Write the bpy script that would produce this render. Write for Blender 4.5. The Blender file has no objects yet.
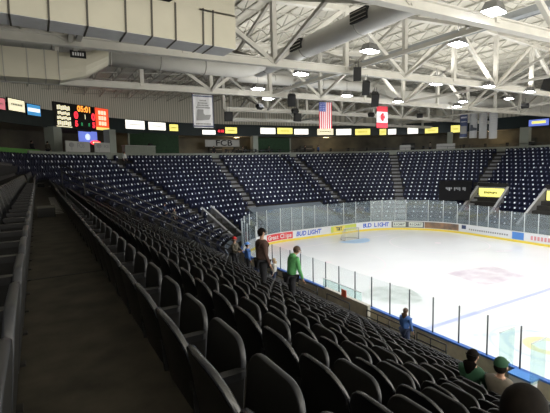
import bpy, bmesh, math, random
from math import sin, cos, pi, radians as R, hypot, atan2
from mathutils import Vector, Matrix
random.seed(7)
scene = bpy.context.scene
col = scene.collection

# ------------------------------------------------------------------ helpers
def tag(o, label=None, cat=None, group=None, kind=None):
    if label: o['label'] = label
    if cat: o['category'] = cat
    if group: o['group'] = group
    if kind: o['kind'] = kind
    return o

def empty(name, loc=(0, 0, 0), rz=0.0, mat=None):
    o = bpy.data.objects.new(name, None)
    col.objects.link(o)
    o.empty_display_size = 0.1
    if mat is not None: o.matrix_world = mat
    else:
        o.location = loc; o.rotation_euler = (0, 0, rz)
    return o

class MB:
    def __init__(s): s.v = []; s.f = []; s.m = []; s.sm = []
    def face(s, idx, mi=0, smooth=False): s.f.append(tuple(idx)); s.m.append(mi); s.sm.append(smooth)
    def quad(s, a, b, c, d, mi=0):
        n = len(s.v); s.v += [tuple(a), tuple(b), tuple(c), tuple(d)]; s.face((n, n+1, n+2, n+3), mi)
    def hexa(s, P, mi=0):          # P: 8 points, bottom ring 0-3 then top ring 4-7
        n = len(s.v); s.v += [tuple(p) for p in P]
        for q in ((3,2,1,0),(4,5,6,7),(0,1,5,4),(1,2,6,5),(2,3,7,6),(3,0,4,7)): s.face([n+i for i in q], mi)
    def box(s, c, d, mi=0, rz=0.0):
        x, y, z = c; a, b, h = d[0]/2, d[1]/2, d[2]/2
        cr_, sr = cos(rz), sin(rz)
        P = []
        for zz in (-h, h):
            for (px, py) in ((-a,-b),(a,-b),(a,b),(-a,b)):
                P.append((x+px*cr_-py*sr, y+px*sr+py*cr_, z+zz))
        s.hexa(P, mi)
    def bar(s, p0, p1, w, h, mi=0, up=(0,0,1)):
        p0, p1 = Vector(p0), Vector(p1); d = (p1-p0).normalized(); up = Vector(up)
        if abs(d.dot(up)) > 0.98: up = Vector((1, 0, 0))
        x = d.cross(up).normalized(); y = x.cross(d).normalized()
        P = []
        for p in (p0, p1):
            for (a, b) in ((-1,-1),(1,-1),(1,1),(-1,1)): P.append(p + x*a*w/2 + y*b*h/2)
        s.hexa(P, mi)
    def ring(s, p, d, r, n, x=None):
        d = Vector(d).normalized()
        up = Vector((0,0,1)) if abs(d.z) < .95 else Vector((1,0,0))
        x = d.cross(up).normalized(); y = x.cross(d)
        i0 = len(s.v)
        for k in range(n):
            a = 2*pi*k/n; q = Vector(p) + x*cos(a)*r + y*sin(a)*r; s.v.append(tuple(q))
        return i0
    def tube(s, pts, r, n=8, mi=0, caps=True, smooth=True):
        pts = [Vector(p) for p in pts]; rs = r if isinstance(r, (list, tuple)) else [r]*len(pts)
        rings = []
        for i, p in enumerate(pts):
            if i == 0: d = pts[1]-pts[0]
            elif i == len(pts)-1: d = pts[-1]-pts[-2]
            else: d = (pts[i+1]-pts[i]).normalized() + (pts[i]-pts[i-1]).normalized()
            rings.append(s.ring(p, d, rs[i], n))
        for a, b in zip(rings, rings[1:]):
            for k in range(n): s.face((a+k, a+(k+1) % n, b+(k+1) % n, b+k), mi, smooth)
        if caps:
            s.face([rings[0]+k for k in range(n)][::-1], mi); s.face([rings[-1]+k for k in range(n)], mi)
    def prism(s, pts, ext, mi=0):   # planar polygon pts extruded by vector ext
        n = len(s.v); k = len(pts); e = Vector(ext)
        s.v += [tuple(p) for p in pts] + [tuple(Vector(p)+e) for p in pts]
        s.face(list(range(n, n+k))[::-1], mi); s.face(list(range(n+k, n+2*k)), mi)
        for i in range(k): s.face((n+i, n+(i+1) % k, n+k+(i+1) % k, n+k+i), mi)
    def ball(s, c, r, n=10, m=6, mi=0, sq=(1,1,1), zmin=-1.0):
        n0 = len(s.v)
        lo = math.asin(max(-1, zmin))
        for i in range(m+1):
            a = lo + (pi/2-lo)*i/m
            for k in range(n):
                b = 2*pi*k/n
                s.v.append((c[0]+r*sq[0]*cos(a)*cos(b), c[1]+r*sq[1]*cos(a)*sin(b), c[2]+r*sq[2]*sin(a)))
        for i in range(m):
            for k in range(n): s.face((n0+i*n+k, n0+i*n+(k+1) % n, n0+(i+1)*n+(k+1) % n, n0+(i+1)*n+k), mi, True)
    def mesh(s, name, mats):
        me = bpy.data.meshes.new(name); me.from_pydata(s.v, [], s.f)
        for m in (mats if isinstance(mats, (list, tuple)) else [mats]): me.materials.append(m)
        me.polygons.foreach_set('material_index', s.m); me.polygons.foreach_set('use_smooth', s.sm)
        if len(s.f) < 20000 and any(s.sm):
            bm = bmesh.new(); bm.from_mesh(me); bmesh.ops.recalc_face_normals(bm, faces=bm.faces[:]); bm.to_mesh(me); bm.free()
        me.update(); return me
    def build(s, name, mats, parent=None, loc=None):
        o = bpy.data.objects.new(name, s.mesh(name, mats)); col.objects.link(o)
        if parent is not None: o.parent = parent
        if loc is not None: o.location = loc
        return o

def link(name, me, parent=None):
    o = bpy.data.objects.new(name, me); col.objects.link(o)
    if parent is not None: o.parent = parent
    return o

# ------------------------------------------------------------------ materials
def mat(name, c, rough=.6, metal=0.0, spec=.5, em=None, es=0.0, noise=0.0, scale=4.0, bump=0.0, c2=None):
    m = bpy.data.materials.new(name); m.use_nodes = True
    nt = m.node_tree; b = nt.nodes['Principled BSDF']
    b.inputs['Base Color'].default_value = (*c, 1); b.inputs['Roughness'].default_value = rough
    b.inputs['Metallic'].default_value = metal; b.inputs['Specular IOR Level'].default_value = spec
    if em: b.inputs['Emission Color'].default_value = (*em, 1); b.inputs['Emission Strength'].default_value = es
    if noise or bump or c2:
        tc = nt.nodes.new('ShaderNodeTexCoord'); nz = nt.nodes.new('ShaderNodeTexNoise')
        nz.inputs['Scale'].default_value = scale; nz.inputs['Detail'].default_value = 6
        nt.links.new(tc.outputs['Object'], nz.inputs['Vector'])
        cr_ = nt.nodes.new('ShaderNodeValToRGB')
        d = c2 if c2 else tuple(x*(1-noise) for x in c)
        cr_.color_ramp.elements[0].position = .3; cr_.color_ramp.elements[1].position = .7
        cr_.color_ramp.elements[0].color = (*d, 1); cr_.color_ramp.elements[1].color = (*c, 1)
        nt.links.new(nz.outputs['Fac'], cr_.inputs['Fac']); nt.links.new(cr_.outputs['Color'], b.inputs['Base Color'])
        if bump:
            bp = nt.nodes.new('ShaderNodeBump'); bp.inputs['Strength'].default_value = bump
            nt.links.new(nz.outputs['Fac'], bp.inputs['Height']); nt.links.new(bp.outputs['Normal'], b.inputs['Normal'])
    return m

def ribbed(name, c, c2, scale, axis='X', rough=.6):
    m = mat(name, c, rough); nt = m.node_tree; b = nt.nodes['Principled BSDF']
    tc = nt.nodes.new('ShaderNodeTexCoord'); w = nt.nodes.new('ShaderNodeTexWave')
    w.bands_direction = axis; w.inputs['Scale'].default_value = scale
    mp = nt.nodes.new('ShaderNodeMapping'); mp.inputs['Scale'].default_value = (1, 1, 0) if axis == 'DIAGONAL' else (1, 1, 1)
    nt.links.new(tc.outputs['Object'], mp.inputs['Vector']); nt.links.new(mp.outputs['Vector'], w.inputs['Vector'])
    cr_ = nt.nodes.new('ShaderNodeValToRGB')
    cr_.color_ramp.elements[0].color = (*c2, 1); cr_.color_ramp.elements[0].position = .1
    cr_.color_ramp.elements[1].color = (*c, 1); cr_.color_ramp.elements[1].position = .45
    nt.links.new(w.outputs['Fac'], cr_.inputs['Fac']); nt.links.new(cr_.outputs['Color'], b.inputs['Base Color'])
    return m

def glassmat(name, tint, fac, diff=.5):
    m = bpy.data.materials.new(name); m.use_nodes = True; nt = m.node_tree; nt.nodes.clear()
    out = nt.nodes.new('ShaderNodeOutputMaterial'); mx = nt.nodes.new('ShaderNodeMixShader'); m2 = nt.nodes.new('ShaderNodeMixShader')
    t = nt.nodes.new('ShaderNodeBsdfTransparent'); g = nt.nodes.new('ShaderNodeBsdfGlossy'); d = nt.nodes.new('ShaderNodeBsdfDiffuse')
    t.inputs['Color'].default_value = (*tint, 1); g.inputs['Roughness'].default_value = .08; g.inputs['Color'].default_value = (.8, .9, .9, 1)
    d.inputs['Color'].default_value = (.46, .53, .58, 1)
    m2.inputs[0].default_value = diff; nt.links.new(g.outputs[0], m2.inputs[1]); nt.links.new(d.outputs[0], m2.inputs[2])
    mx.inputs[0].default_value = fac; nt.links.new(t.outputs[0], mx.inputs[1]); nt.links.new(m2.outputs[0], mx.inputs[2])
    nt.links.new(mx.outputs[0], out.inputs[0]); return m

M = dict(
    seat=mat('black seat plastic', (.0058, .006, .0075), .36, spec=.45, noise=.3, scale=9),  # dimness of the near seats put into the colour; far ones stay navy
    seatpan=mat('black seat cushion', (.0195, .0192, .018), .5, spec=.25, noise=.35, scale=12),
    seatrim=mat('charcoal seat rim', (.024, .026, .032), .32, spec=.6),
    backrim=mat('glossy black seat edge', (.012, .013, .018), .27, spec=1.0),
    arm=mat('dark armrest plastic', (.013, .0135, .016), .4, spec=.5),
    leg=mat('black iron leg', (.006, .006, .006), .6),
    navy=mat('navy seat plastic', (.010, .013, .036), .5, spec=.25),
    navydark=mat('navy seat back', (.008, .010, .028), .6, spec=.2),
    plate=mat('pale seat number plate', (.85, .88, .95), .5),  # lamp glint on the far seats put into a pale colour
    plate2=mat('worn seat number plate', (.22, .24, .32), .5),  # weaker lamp glint on the seats between, also painted
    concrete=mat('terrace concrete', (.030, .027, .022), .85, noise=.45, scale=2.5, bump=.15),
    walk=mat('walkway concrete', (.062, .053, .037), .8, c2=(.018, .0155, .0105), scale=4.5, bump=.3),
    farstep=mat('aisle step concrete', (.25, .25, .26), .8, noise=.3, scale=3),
    conc_floor=mat('concourse floor', (.09, .085, .075), .5, noise=.3),
    rim=mat('rim wall grey green', (.26, .28, .24), .7, noise=.2),
    rimdark=mat('rim wall dark', (.05, .055, .05), .7, noise=.2),
    ice=mat('ice', (.93, .94, .96), .22, spec=.35, noise=.04, scale=.35),
    blue_ice=mat('ice blue line', (.56, .60, .88), .35), red_ice=mat('ice red line', (.86, .72, .75), .35),
    circ=mat('ice circle line', (.70, .62, .67), .35), crease=mat('goal crease blue', (.46, .66, .90), .35),
    logo_g=mat('ice logo grey', (.54, .59, .57), .35, c2=(.80, .83, .83), scale=1.2),
    logo_r=mat('ice logo faded', (.60, .52, .60), .35, c2=(.84, .81, .85), scale=1.0),
    logo_y=mat('ice logo yellow', (.86, .76, .48), .35), logo_b=mat('ice logo blue', (.64, .70, .80), .35),
    board=mat('white dasher board', (.80, .81, .82), .45), kick=mat('yellow kick strip', (.85, .68, .08), .5),
    capb=mat('blue dasher cap', (.05, .16, .55), .4), tan=mat('tan board back', (.62, .55, .41), .7, noise=.25, scale=3),
    tanl=mat('pale wall edge', (.5, .48, .42), .7),
    post=mat('dark stanchion', (.10, .115, .13), .4, .6), postw=mat('white stanchion', (.62, .66, .68), .4),
    steel=mat('white painted steel', (.76, .745, .69), .55, noise=.12, scale=1.5),
    steel2=mat('grey painted steel', (.62, .60, .55), .6, noise=.15, scale=1.5),
    joist=mat('grey joist steel', (.55, .535, .48), .6),
    duct=mat('cream duct sheet', (.68, .65, .53), .55, noise=.1, scale=.9), ductu=mat('galvanised duct underside', (.82, .83, .85), .4, noise=.1),
    ductw=mat('white round duct', (.84, .835, .80), .5, noise=.08, scale=.9), seam=mat('dark seam', (.10, .095, .08), .7),
    seaml=mat('duct seam band', (.42, .41, .38), .6),
    black=mat('matt black', (.008, .008, .009), .7), blackg=mat('black speaker grille', (.007, .007, .008), .6, noise=.5, scale=30),
    rail=mat('black rail paint', (.012, .012, .014), .45), tray=mat('grey catwalk steel', (.50, .53, .56), .5, noise=.1),
    fixture=mat('lamp housing', (.20, .20, .20), .4, .5), lens=mat('lamp lens', (1, 1, 1), .3, em=(.93, .96, 1), es=40),
    fascia=mat('dark teal fascia', (.012, .026, .030), .5, noise=.2), soffit=mat('soffit', (.30, .26, .19), .8),
    backwall=mat('concourse back wall', (.18, .165, .12), .8, noise=.5, scale=.35, c2=(.05, .05, .045)),
    column=mat('grey green column', (.30, .33, .29), .7), greenw=mat('dark green wall', (.02, .06, .025), .8, noise=.4),
    greenmat=mat('green turf mat', (.10, .26, .06), .9), signgrey=mat('pale sign board', (.42, .42, .40), .6),
    tarp=mat('black tarpaulin', (.008, .008, .010), .6, noise=.3), lightgrey=mat('pale grey parapet', (.20, .20, .215), .7, noise=.2),
    capgrey=mat('light parapet cap', (.42, .42, .42), .6), frontwall=mat('stand front wall', (.17, .20, .23), .7),
    yellowsign=mat('yellow lit sign', (.9, .85, .2), .5, em=(.95, .90, .25), es=.85), signtext=mat('olive sign lettering', (.25, .24, .03), .6),
    e_white=mat('lit white sign', (1, 1, 1), .5, em=(1, .98, .86), es=1.15), e_yellow=mat('lit yellow sign', (1, .9, .2), .5, em=(.95, .86, .22), es=.95),
    e_cream=mat('lit cream sign', (1, .95, .7), .5, em=(1, .92, .62), es=.85), e_blue=mat('lit blue sign', (.1, .4, .8), .5, em=(.06, .30, .62), es=.75),
    e_pink=mat('lit pink sign', (.9, .3, .3), .5, em=(.75, .20, .25), es=.7), e_red=mat('lit red digits', (1, .1, .1), .5, em=(1, .03, .06), es=1.3),
    e_orange=mat('lit orange digits', (1, .4, .1), .5, em=(1, .35, .05), es=1.5), e_green=mat('lit green digits', (.1, .8, .3), .5, em=(.05, .5, .2), es=.5),
    e_redpanel=mat('lit red panel', (1, .15, .05), .5, em=(.95, .08, .03), es=.9), e_screen=mat('blue screen', (.2, .3, .9), .5, em=(.16, .22, .75), es=.8),
    e_screen2=mat('pale screen glow', (.7, .8, 1), .5, em=(.75, .85, 1), es=.9), e_warm=mat('warm lamp', (1, .8, .5), .5, em=(1, .75, .4), es=2.2),
    grey_print=mat('grey print', (.30, .30, .30), .6), dark_print=mat('dark print', (.06, .07, .09), .6), navy_print=mat('navy print', (.05, .07, .16), .6),
    white=mat('white cloth', (.78, .78, .80), .7), greycloth=mat('grey cloth', (.36, .37, .385), .7), red=mat('red cloth', (.62, .03, .05), .7), blue=mat('blue cloth', (.05, .08, .32), .7),
    blueprint=mat('blue lettering', (.05, .13, .62), .5), adred=mat('red advert', (.75, .07, .08), .5), adlime=mat('lime advert', (.60, .68, .12), .5),
    adyellow=mat('yellow advert', (.85, .72, .15), .5), adgrey=mat('dark grey advert', (.12, .13, .13), .5), adplate=mat('pale plate', (.72, .78, .72), .5),
    adbrown=mat('brown advert', (.42, .24, .13), .5, c2=(.12, .10, .09), scale=1.3), adwhite=mat('off white advert', (.78, .80, .84), .5), adblue=mat('blue advert', (.10, .28, .72), .5),
    pinkprint=mat('faded red lettering', (.72, .32, .35), .5), orange=mat('orange sign', (.80, .14, .06), .6),
    skin=mat('skin', (.52, .31, .22), .55), hair_d=mat('dark hair', (.010, .007, .005), .8, spec=.15, noise=.5, scale=40), hair_b=mat('brown hair', (.09, .05, .03), .5, noise=.4, scale=40),
    hair_l=mat('fair hair', (.45, .34, .20), .5, noise=.3, scale=40), jeans=mat('dark trousers', (.012, .013, .018), .8), jeansb=mat('blue jeans', (.03, .045, .10), .8),
    brownshirt=mat('brown jumper', (.10, .055, .045), .85, noise=.3, scale=20), greenh=mat('green hoodie', (.13, .44, .16), .85, noise=.2, scale=14),
    greend=mat('dark green shirt', (.02, .08, .04), .85), greyj=mat('grey brown jacket', (.17, .15, .12), .85, noise=.2, scale=14), blueshirt=mat('blue jersey', (.06, .15, .42), .8),
    redc=mat('red cap cloth', (.62, .02, .02), .7), camo=mat('olive jacket', (.13, .11, .08), .85, c2=(.05, .05, .04), scale=12), pinks=mat('pink jacket', (.55, .18, .28), .8, c2=(.6, .55, .6), scale=14),
    whites=mat('white shirt', (.6, .6, .58), .8), shoe=mat('black shoe', (.01, .01, .01), .6), eye=mat('eye', (.02, .02, .02), .3), lip=mat('lip', (.35, .12, .10), .5),
    net=mat('goal net cord', (.75, .75, .78), .7), goalred=mat('goal red pipe', (.55, .12, .10), .4), goalgrey=mat('goal grey base', (.5, .5, .5), .5),
    glass=glassmat('clear rink glass', (.97, .99, .99), .035, .5), glasse=glassmat('hazy end glass', (.82, .85, .88), .22, .55), glasst=glassmat('teal bench glass', (.86, .95, .94), .10, .6),
    cable=mat('hanging wire', (.12, .12, .12), .5), cream_deck=ribbed('ceiling deck', (.76, .74, .66), (.48, .46, .40), 2.6, 'Y'), wallrib=ribbed('ribbed wall', (.80, .77, .68), (.50, .48, .41), 1.6, 'DIAGONAL'),
    dark_deck=mat('dark liner', (.006, .006, .007), .8),
)

# ------------------------------------------------------------------ text
def text(name, body, size, parent, pos, material, rot=None, sx=1.0, shear=0.0, bold=0.0, frame=None):
    cu = bpy.data.curves.new(name, 'FONT'); cu.body = body; cu.size = size; cu.align_x = 'CENTER'; cu.align_y = 'CENTER'
    cu.extrude = .004; cu.shear = shear; cu.offset = bold; cu.resolution_u = 3
    o = bpy.data.objects.new(name, cu); col.objects.link(o)
    dg = bpy.context.evaluated_depsgraph_get()
    me = bpy.data.meshes.new_from_object(o.evaluated_get(dg)); me.materials.clear(); me.materials.append(material)
    bpy.data.objects.remove(o); bpy.data.curves.remove(cu)
    t = Matrix.Translation(pos) @ (rot if rot is not None else Matrix.Rotation(pi/2, 4, 'X')) @ Matrix.Diagonal((sx, 1, 1, 1))
    me.transform(t); me.name = name
    return link(name, me, parent)

def wallframe(x, y, z, n):
    """local x = right as seen from the rink, local y = outward (away), local z = up"""
    d = Vector((cos(R(n)), sin(R(n)), 0)); r = Vector((sin(R(n)), -cos(R(n)), 0)); u = Vector((0, 0, 1))
    m = Matrix.Identity(4)
    for i in range(3): m[i][0] = r[i]; m[i][1] = d[i]; m[i][2] = u[i]; m[i][3] = (x, y, z)[i]
    return m

# ------------------------------------------------------------------ rink and bowl layout (metres)
A, A2, B, CR = 13.756, 39.656, 35.92, 8.5           # near boards X, far boards X, end boards Y, corner radius
CL, CRT = (A+CR, B-CR), (A2-CR, B-CR)
YS = -7.0                                            # where the modelled part of the hall starts
LQ = CR*pi/2; L1 = LQ + (CRT[0]-CL[0]); L2 = L1 + LQ # path length on the board line; s=0 where the near straight ends

def path(s, t):
    """point at board-line length s, t metres outside the boards; also the outward angle in degrees"""
    if s <= 0: return (A-t, CL[1]+s, 180.0)
    if s <= LQ:
        a = pi - s/CR; return (CL[0]+(CR+t)*cos(a), CL[1]+(CR+t)*sin(a), math.degrees(a))
    if s <= L1: return (CL[0]+s-LQ, B+t, 90.0)
    if s <= L2:
        a = pi/2-(s-L1)/CR; return (CRT[0]+(CR+t)*cos(a), CRT[1]+(CR+t)*sin(a), math.degrees(a))
    return (A2+t, CRT[1]-(s-L2), 0.0)
S0, S1 = YS-CL[1], L2+(CRT[1]-YS)
def stations(s0, s1, step=1.0):
    out = [s0]
    for a, b, st in ((S0, 0, 40), (0, LQ, step), (LQ, L1, 40), (L1, L2, step), (L2, S1, 40)):
        n = max(1, int(round((b-a)/st)))
        out += [a+(b-a)*i/n for i in range(n+1)]
    out = sorted(set(round(x, 4) for x in out if s0 <= x <= s1) | {round(s1, 4), round(s0, 4)})
    return out
def sweep(mb, prof, s0=S0, s1=S1, mi=0, closed=True, step=1.0, mis=None):
    """sweep a (t,z) profile along the path"""
    st = stations(s0, s1, step); k = len(prof); n0 = len(mb.v)
    for s in st:
        for (t, z) in prof:
            x, y, _ = path(s, t); mb.v.append((x, y, z))
    for i in range(len(st)-1):
        for j in range(k if closed else k-1):
            a = n0+i*k+j; b = n0+i*k+(j+1) % k
            mb.face((a, a+k, b+k, b), mis[j] if mis else mi)
    if closed:
        mb.face([n0+j for j in range(k)], mi); mb.face([n0+(len(st)-1)*k+j for j in range(k)][::-1], mi)

PITCH, TREAD, RISE = .49, .85, .457
def tread_z(k): return 6.68-RISE*k
def seat_t(k): return 13.211-TREAD*k
KS = list(range(-4, 14))

# terraces
mb = MB()
prof = []
for k in KS[::-1]:                                   # from the front row upward
    t0 = 13.286-TREAD*(k+1); t1 = 13.286-TREAD*k
    prof += [(t0, tread_z(k)), (t1, tread_z(k))]
prof += [(prof[-1][0], 8.97), (17.25, 8.97), (17.25, -.3), (prof[0][0], -.3)]
sweep(mb, prof, step=1.4)
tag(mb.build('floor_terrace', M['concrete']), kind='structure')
# walkway surface: footwell of the camera's row along the near side
mb = MB(); mb.box((.19, 9.0, tread_z(-1)+.006), (.58+.3, 36.0, .012))
tag(mb.build('floor_walkway', M['walk']), kind='structure')
mb = MB(); mb.box((.2, 4.55, tread_z(-1)+.0135), (.75, .035, .005)); tag(mb.build('trim_1', M['black']), kind='structure')
mb = MB()
for i in range(16): mb.box((.36, 10.9+.32*i*1.2, tread_z(-1)+.014), (.2, .13, .006))
tag(mb.build('trim_2', M['seaml']), kind='structure')
# apron between the first row and the boards
mb = MB(); sweep(mb, [(.12, -.3), (.12, 0), (2.3, 0), (2.3, -.3)]); tag(mb.build('floor_apron', M['conc_floor']), kind='structure')
mb = MB(); sweep(mb, [(1.46, 0), (1.46, 1.25), (1.54, 1.25), (1.54, 0)], s0=1.5, step=1.2); tag(mb.build('wall_stand_front', M['frontwall']), kind='structure')
mb = MB(); sweep(mb, [(1.6, 1.2), (2.9, 1.75), (2.9, 1.85), (5.9, 3.15), (5.9, 0), (1.6, 0)], s0=12.2, s1=21.6, step=.5); tag(mb.build('floor_platform', M['frontwall']), kind='structure')
# concourse
mb = MB(); sweep(mb, [(17.25, 8.7), (17.25, 9.0), (27, 9.0), (27, 8.7)], step=1.6); tag(mb.build('floor_concourse', M['conc_floor']), kind='structure')
mb = MB(); sweep(mb, [(17.0, 8.9), (17.0, 9.62), (17.16, 9.62), (17.16, 8.9)], step=1.6, s0=4); tag(mb.build('wall_rim', M['rim']), kind='structure')
mb = MB(); sweep(mb, [(26.6, 9), (26.6, 12.6), (27, 12.6), (27, 9)], step=1.6); tag(mb.build('wall_concourse', M['backwall']), kind='structure')
mb = MB(); sweep(mb, [(20.3, 12.35), (20.3, 12.55), (27, 12.55), (27, 12.35)], step=1.6); tag(mb.build('ceiling_concourse', M['soffit']), kind='structure')
mb = MB(); sweep(mb, [(20.0, 12.15), (20.0, 13.85), (20.3, 13.85), (20.3, 12.15)], step=.4); tag(mb.build('wall_fascia', M['fascia']), kind='structure')
mb = MB(); sweep(mb, [(20.15, 13.8), (20.15, 18.2), (20.5, 18.2), (20.5, 13.8)], step=.4); tag(mb.build('wall_upper', M['wallrib']), kind='structure')
# roof deck: shallow gable over the rink's long axis
RX = 26.7
def deck_z(x): return 17.9-.055*abs(x-RX)
mb = MB()
for (xa, xb) in ((-16, RX), (RX, 70)):
    mb.quad((xa, YS-6, deck_z(xa)), (xa, 66, deck_z(xa)), (xb, 66, deck_z(xb)), (xb, YS-6, deck_z(xb)))
tag(mb.build('ceiling', M['cream_deck']), kind='structure')

# ------------------------------------------------------------------ ice
mb = MB()
pts = [(A, -25.08), (A, 0.0)] + [path(s, 0)[:2] for s in stations(0.0, L2, .8)] + [(A2, -25.08)]
n0 = len(mb.v); mb.v += [(x, y, 0.0) for x, y in pts]; mb.face(list(range(len(pts)))[::-1])
ice = tag(mb.build('floor_ice', M['ice']), kind='structure')
def flat(name, polys, m, z=.004):
    b = MB()
    for p in polys:
        n = len(b.v); b.v += [(x, y, z) for x, y in p]; b.face(list(range(n, n+len(p))))
    return b.build(name, m, ice)
def arcband(cx, cy, r0, r1, a0=0, a1=360, n=40):
    P = []
    for i in range(n):
        a, b = R(a0+(a1-a0)*i/n), R(a0+(a1-a0)*(i+1)/n)
        P.append([(cx+r0*cos(a), cy+r0*sin(a)), (cx+r1*cos(a), cy+r1*sin(a)), (cx+r1*cos(b), cy+r1*sin(b)), (cx+r0*cos(b), cy+r0*sin(b))])
    return P
flat('blue_line', [[(A, 12.9), (A2, 12.9), (A2, 13.2), (A, 13.2)]], M['blue_ice'])
flat('goal_line', [[(A+1.2, 32.55), (A2-1.2, 32.55), (A2-1.2, 32.6), (A+1.2, 32.6)]], M['red_ice'])
flat('red_line', [[(A, 5.2), (A2, 5.2), (A2, 5.5), (A, 5.5)]], M['red_ice'])
for x in (RX-6.7, RX+6.7):
    flat('faceoff_circle', arcband(x, 26.4, 4.50, 4.57), M['circ']); flat('faceoff_spot', arcband(x, 26.4, 0, .3, n=16), M['circ'])
flat('faceoff_circle', arcband(RX, 5.35, 4.50, 4.57), M['circ'])
flat('goal_crease', [[(RX+1.1+1.83*cos(R(a)), 32.55-1.83*abs(sin(R(a)))) for a in range(180, 361, 12)]], M['crease'])
flat('ice_logo', [[(18.3+1.7*cos(a)*(1+.15*sin(3*a)), 17.6+1.75*sin(a)) for a in [i*2*pi/24 for i in range(24)]]], M['logo_g'])
flat('ice_logo', [[(24.3, 15.7), (28.7, 15.3), (29.5, 18.4), (25.0, 19.0)]], M['logo_r'])
flat('ice_logo', arcband(18.7, 9.0, .55, .95, n=24), M['logo_y'])
flat('ice_logo', arcband(18.7, 9.0, 1.5, 1.7, n=30) + arcband(18.7, 9.0, 2.2, 2.3, n=30), M['logo_b'])
flat('ice_logo', [[(16.9+.38*i, 11.2-.2*i+.1), (17.15+.38*i, 11.08-.2*i+.1), (17.35+.38*i, 11.4-.2*i), (17.1+.38*i, 11.5-.2*i)] for i in range(5)], M['logo_b'], .005)
flat('ice_logo', [[(34.2, 20.9), (35.6, 20.3), (35.8, 20.6), (34.4, 21.2)]], M['logo_r'])

# ------------------------------------------------------------------ boards with adverts
boards = tag(empty('rink_boards', (0, 0, 0)), 'white rink boards with yellow kick strip round the ice', 'rink boards')
mb = MB(); sweep(mb, [(0, .2), (0, 1.02), (.03, 1.02), (.03, .2)], step=.7); mb.build('board_face', M['board'], boards)
mb = MB(); sweep(mb, [(-.012, 0), (-.012, .22), (.03, .22), (.03, 0)], step=.7); mb.build('kick_strip', M['kick'], boards)
mb = MB(); sweep(mb, [(.031, 0), (.031, 1.0), (.14, 1.0), (.14, 0)], step=.7); o = mb.build('board_back', M['tan'], boards); o['label'] = 'tan back of the boards'
mb = MB(); sweep(mb, [(-.02, 1.0), (-.02, 1.07), (.17, 1.07), (.17, 1.0)], s1=6.0, step=.7); o = mb.build('cap_rail', M['capb'], boards); o['label'] = 'blue cap rail along the near boards'
mb = MB(); sweep(mb, [(-.02, 1.0), (-.02, 1.05), (.17, 1.05), (.17, 1.0)], s0=6.0, step=.7); o = mb.build('cap_rail', M['board'], boards); o['label'] = 'white cap rail along the far boards'
def advert(s0, s1, m, label, z0=.27, z1=.97, d=.012):
    b = MB(); sweep(b, [(-d, z0), (-d, z1), (-.001, z1), (-.001, z0)], s0=s0, s1=s1, step=.5)
    o = b.build('advert', m, boards); o['label'] = label; return o
def adtext(body, s, size, m, parent, shear=0.0, bold=.01, z=.62, sx=1.0):
    # lettering wrapped along the boards, letter by letter on curves
    x, y, n = path(s, -.02); f = wallframe(x, y, z, n)
    return text('lettering', body, size, parent, (0, 0, 0), m, rot=f @ Matrix.Rotation(pi/2, 4, 'X'), sx=sx, shear=shear, bold=bold)
def adletters(body, sa, sb, size, m, parent, bold=.012, z=.62, sx=1.0):
    for i, ch in enumerate(body):
        if ch == ' ': continue
        adtext(ch, sa+(sb-sa)*(i+.5)/len(body), size, m, parent, bold=bold, z=z, sx=sx)
a = advert(10.3, 13.74, M['adred'], 'red advert with white lettering'); adletters('Great Clips', 10.55, 13.6, .62, M['white'], a)
a = advert(13.78, 18.72, M['adwhite'], 'white advert with blue lettering, left of the goal'); adtext('BUD LIGHT', 15.75, .68, M['blueprint'], a, shear=.2, bold=.02, sx=.92)
a = advert(18.76, 22.4, M['adlime'], 'lime advert behind the goal')
b = MB(); sweep(b, [(-.02, .3), (-.02, .95), (-.013, .95), (-.013, .3)], s0=19.1, s1=20.7); c_ = b.build('advert_patch', M['adyellow'], a); adtext('T&T', 19.9, .55, M['dark_print'], a, bold=.025, sx=.85)
a = advert(22.44, 26.9, M['adwhite'], 'white advert with blue lettering, right of the goal'); adletters('BUD LIGHT', 23.35, 26.6, .66, M['blueprint'], a, bold=.02)
a = advert(26.94, 30.6, M['adgrey'], 'dark grey advert with two pale plates')
for (p0, p1) in ((27.1, 28.55), (28.9, 30.45)):
    b = MB(); sweep(b, [(-.02, .36), (-.02, .9), (-.013, .9), (-.013, .36)], s0=p0, s1=p1, step=.4); c_ = b.build('advert_plate', M['adplate'], a)
    adletters('RICART', p0+.1, p1-.1, .34, M['dark_print'], c_, bold=.008)
a = advert(30.65, 34.4, M['adbrown'], 'brown photographic advert')
a = advert(34.5, 40.2, M['adwhite'], 'long white advert with small grey lettering')
b = MB(); sweep(b, [(-.02, .55), (-.02, .95), (-.013, .95), (-.013, .55)], s0=34.75, s1=35.25); b.build('advert_logo', M['navy_print'], a)
b = MB()
for i in range(18): sweep(b, [(-.02, .50), (-.02, .66), (-.013, .66), (-.013, .50)], s0=35.6+.24*i, s1=35.75+.24*i)
b.build('lettering', M['grey_print'], a)
a = advert(40.24, 41.36, M['adblue'], 'small blue advert')
a = advert(41.4, 47.5, M['adwhite'], 'white advert with faded red lettering')
b = MB()
for i in range(14): sweep(b, [(-.02, .42), (-.02, .42+.22+.16*((i*7) % 3)/2), (-.013, .8), (-.013, .42)], s0=42.0+.3*i, s1=42.2+.3*i)
b.build('lettering', M['pinkprint'], a)

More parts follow.
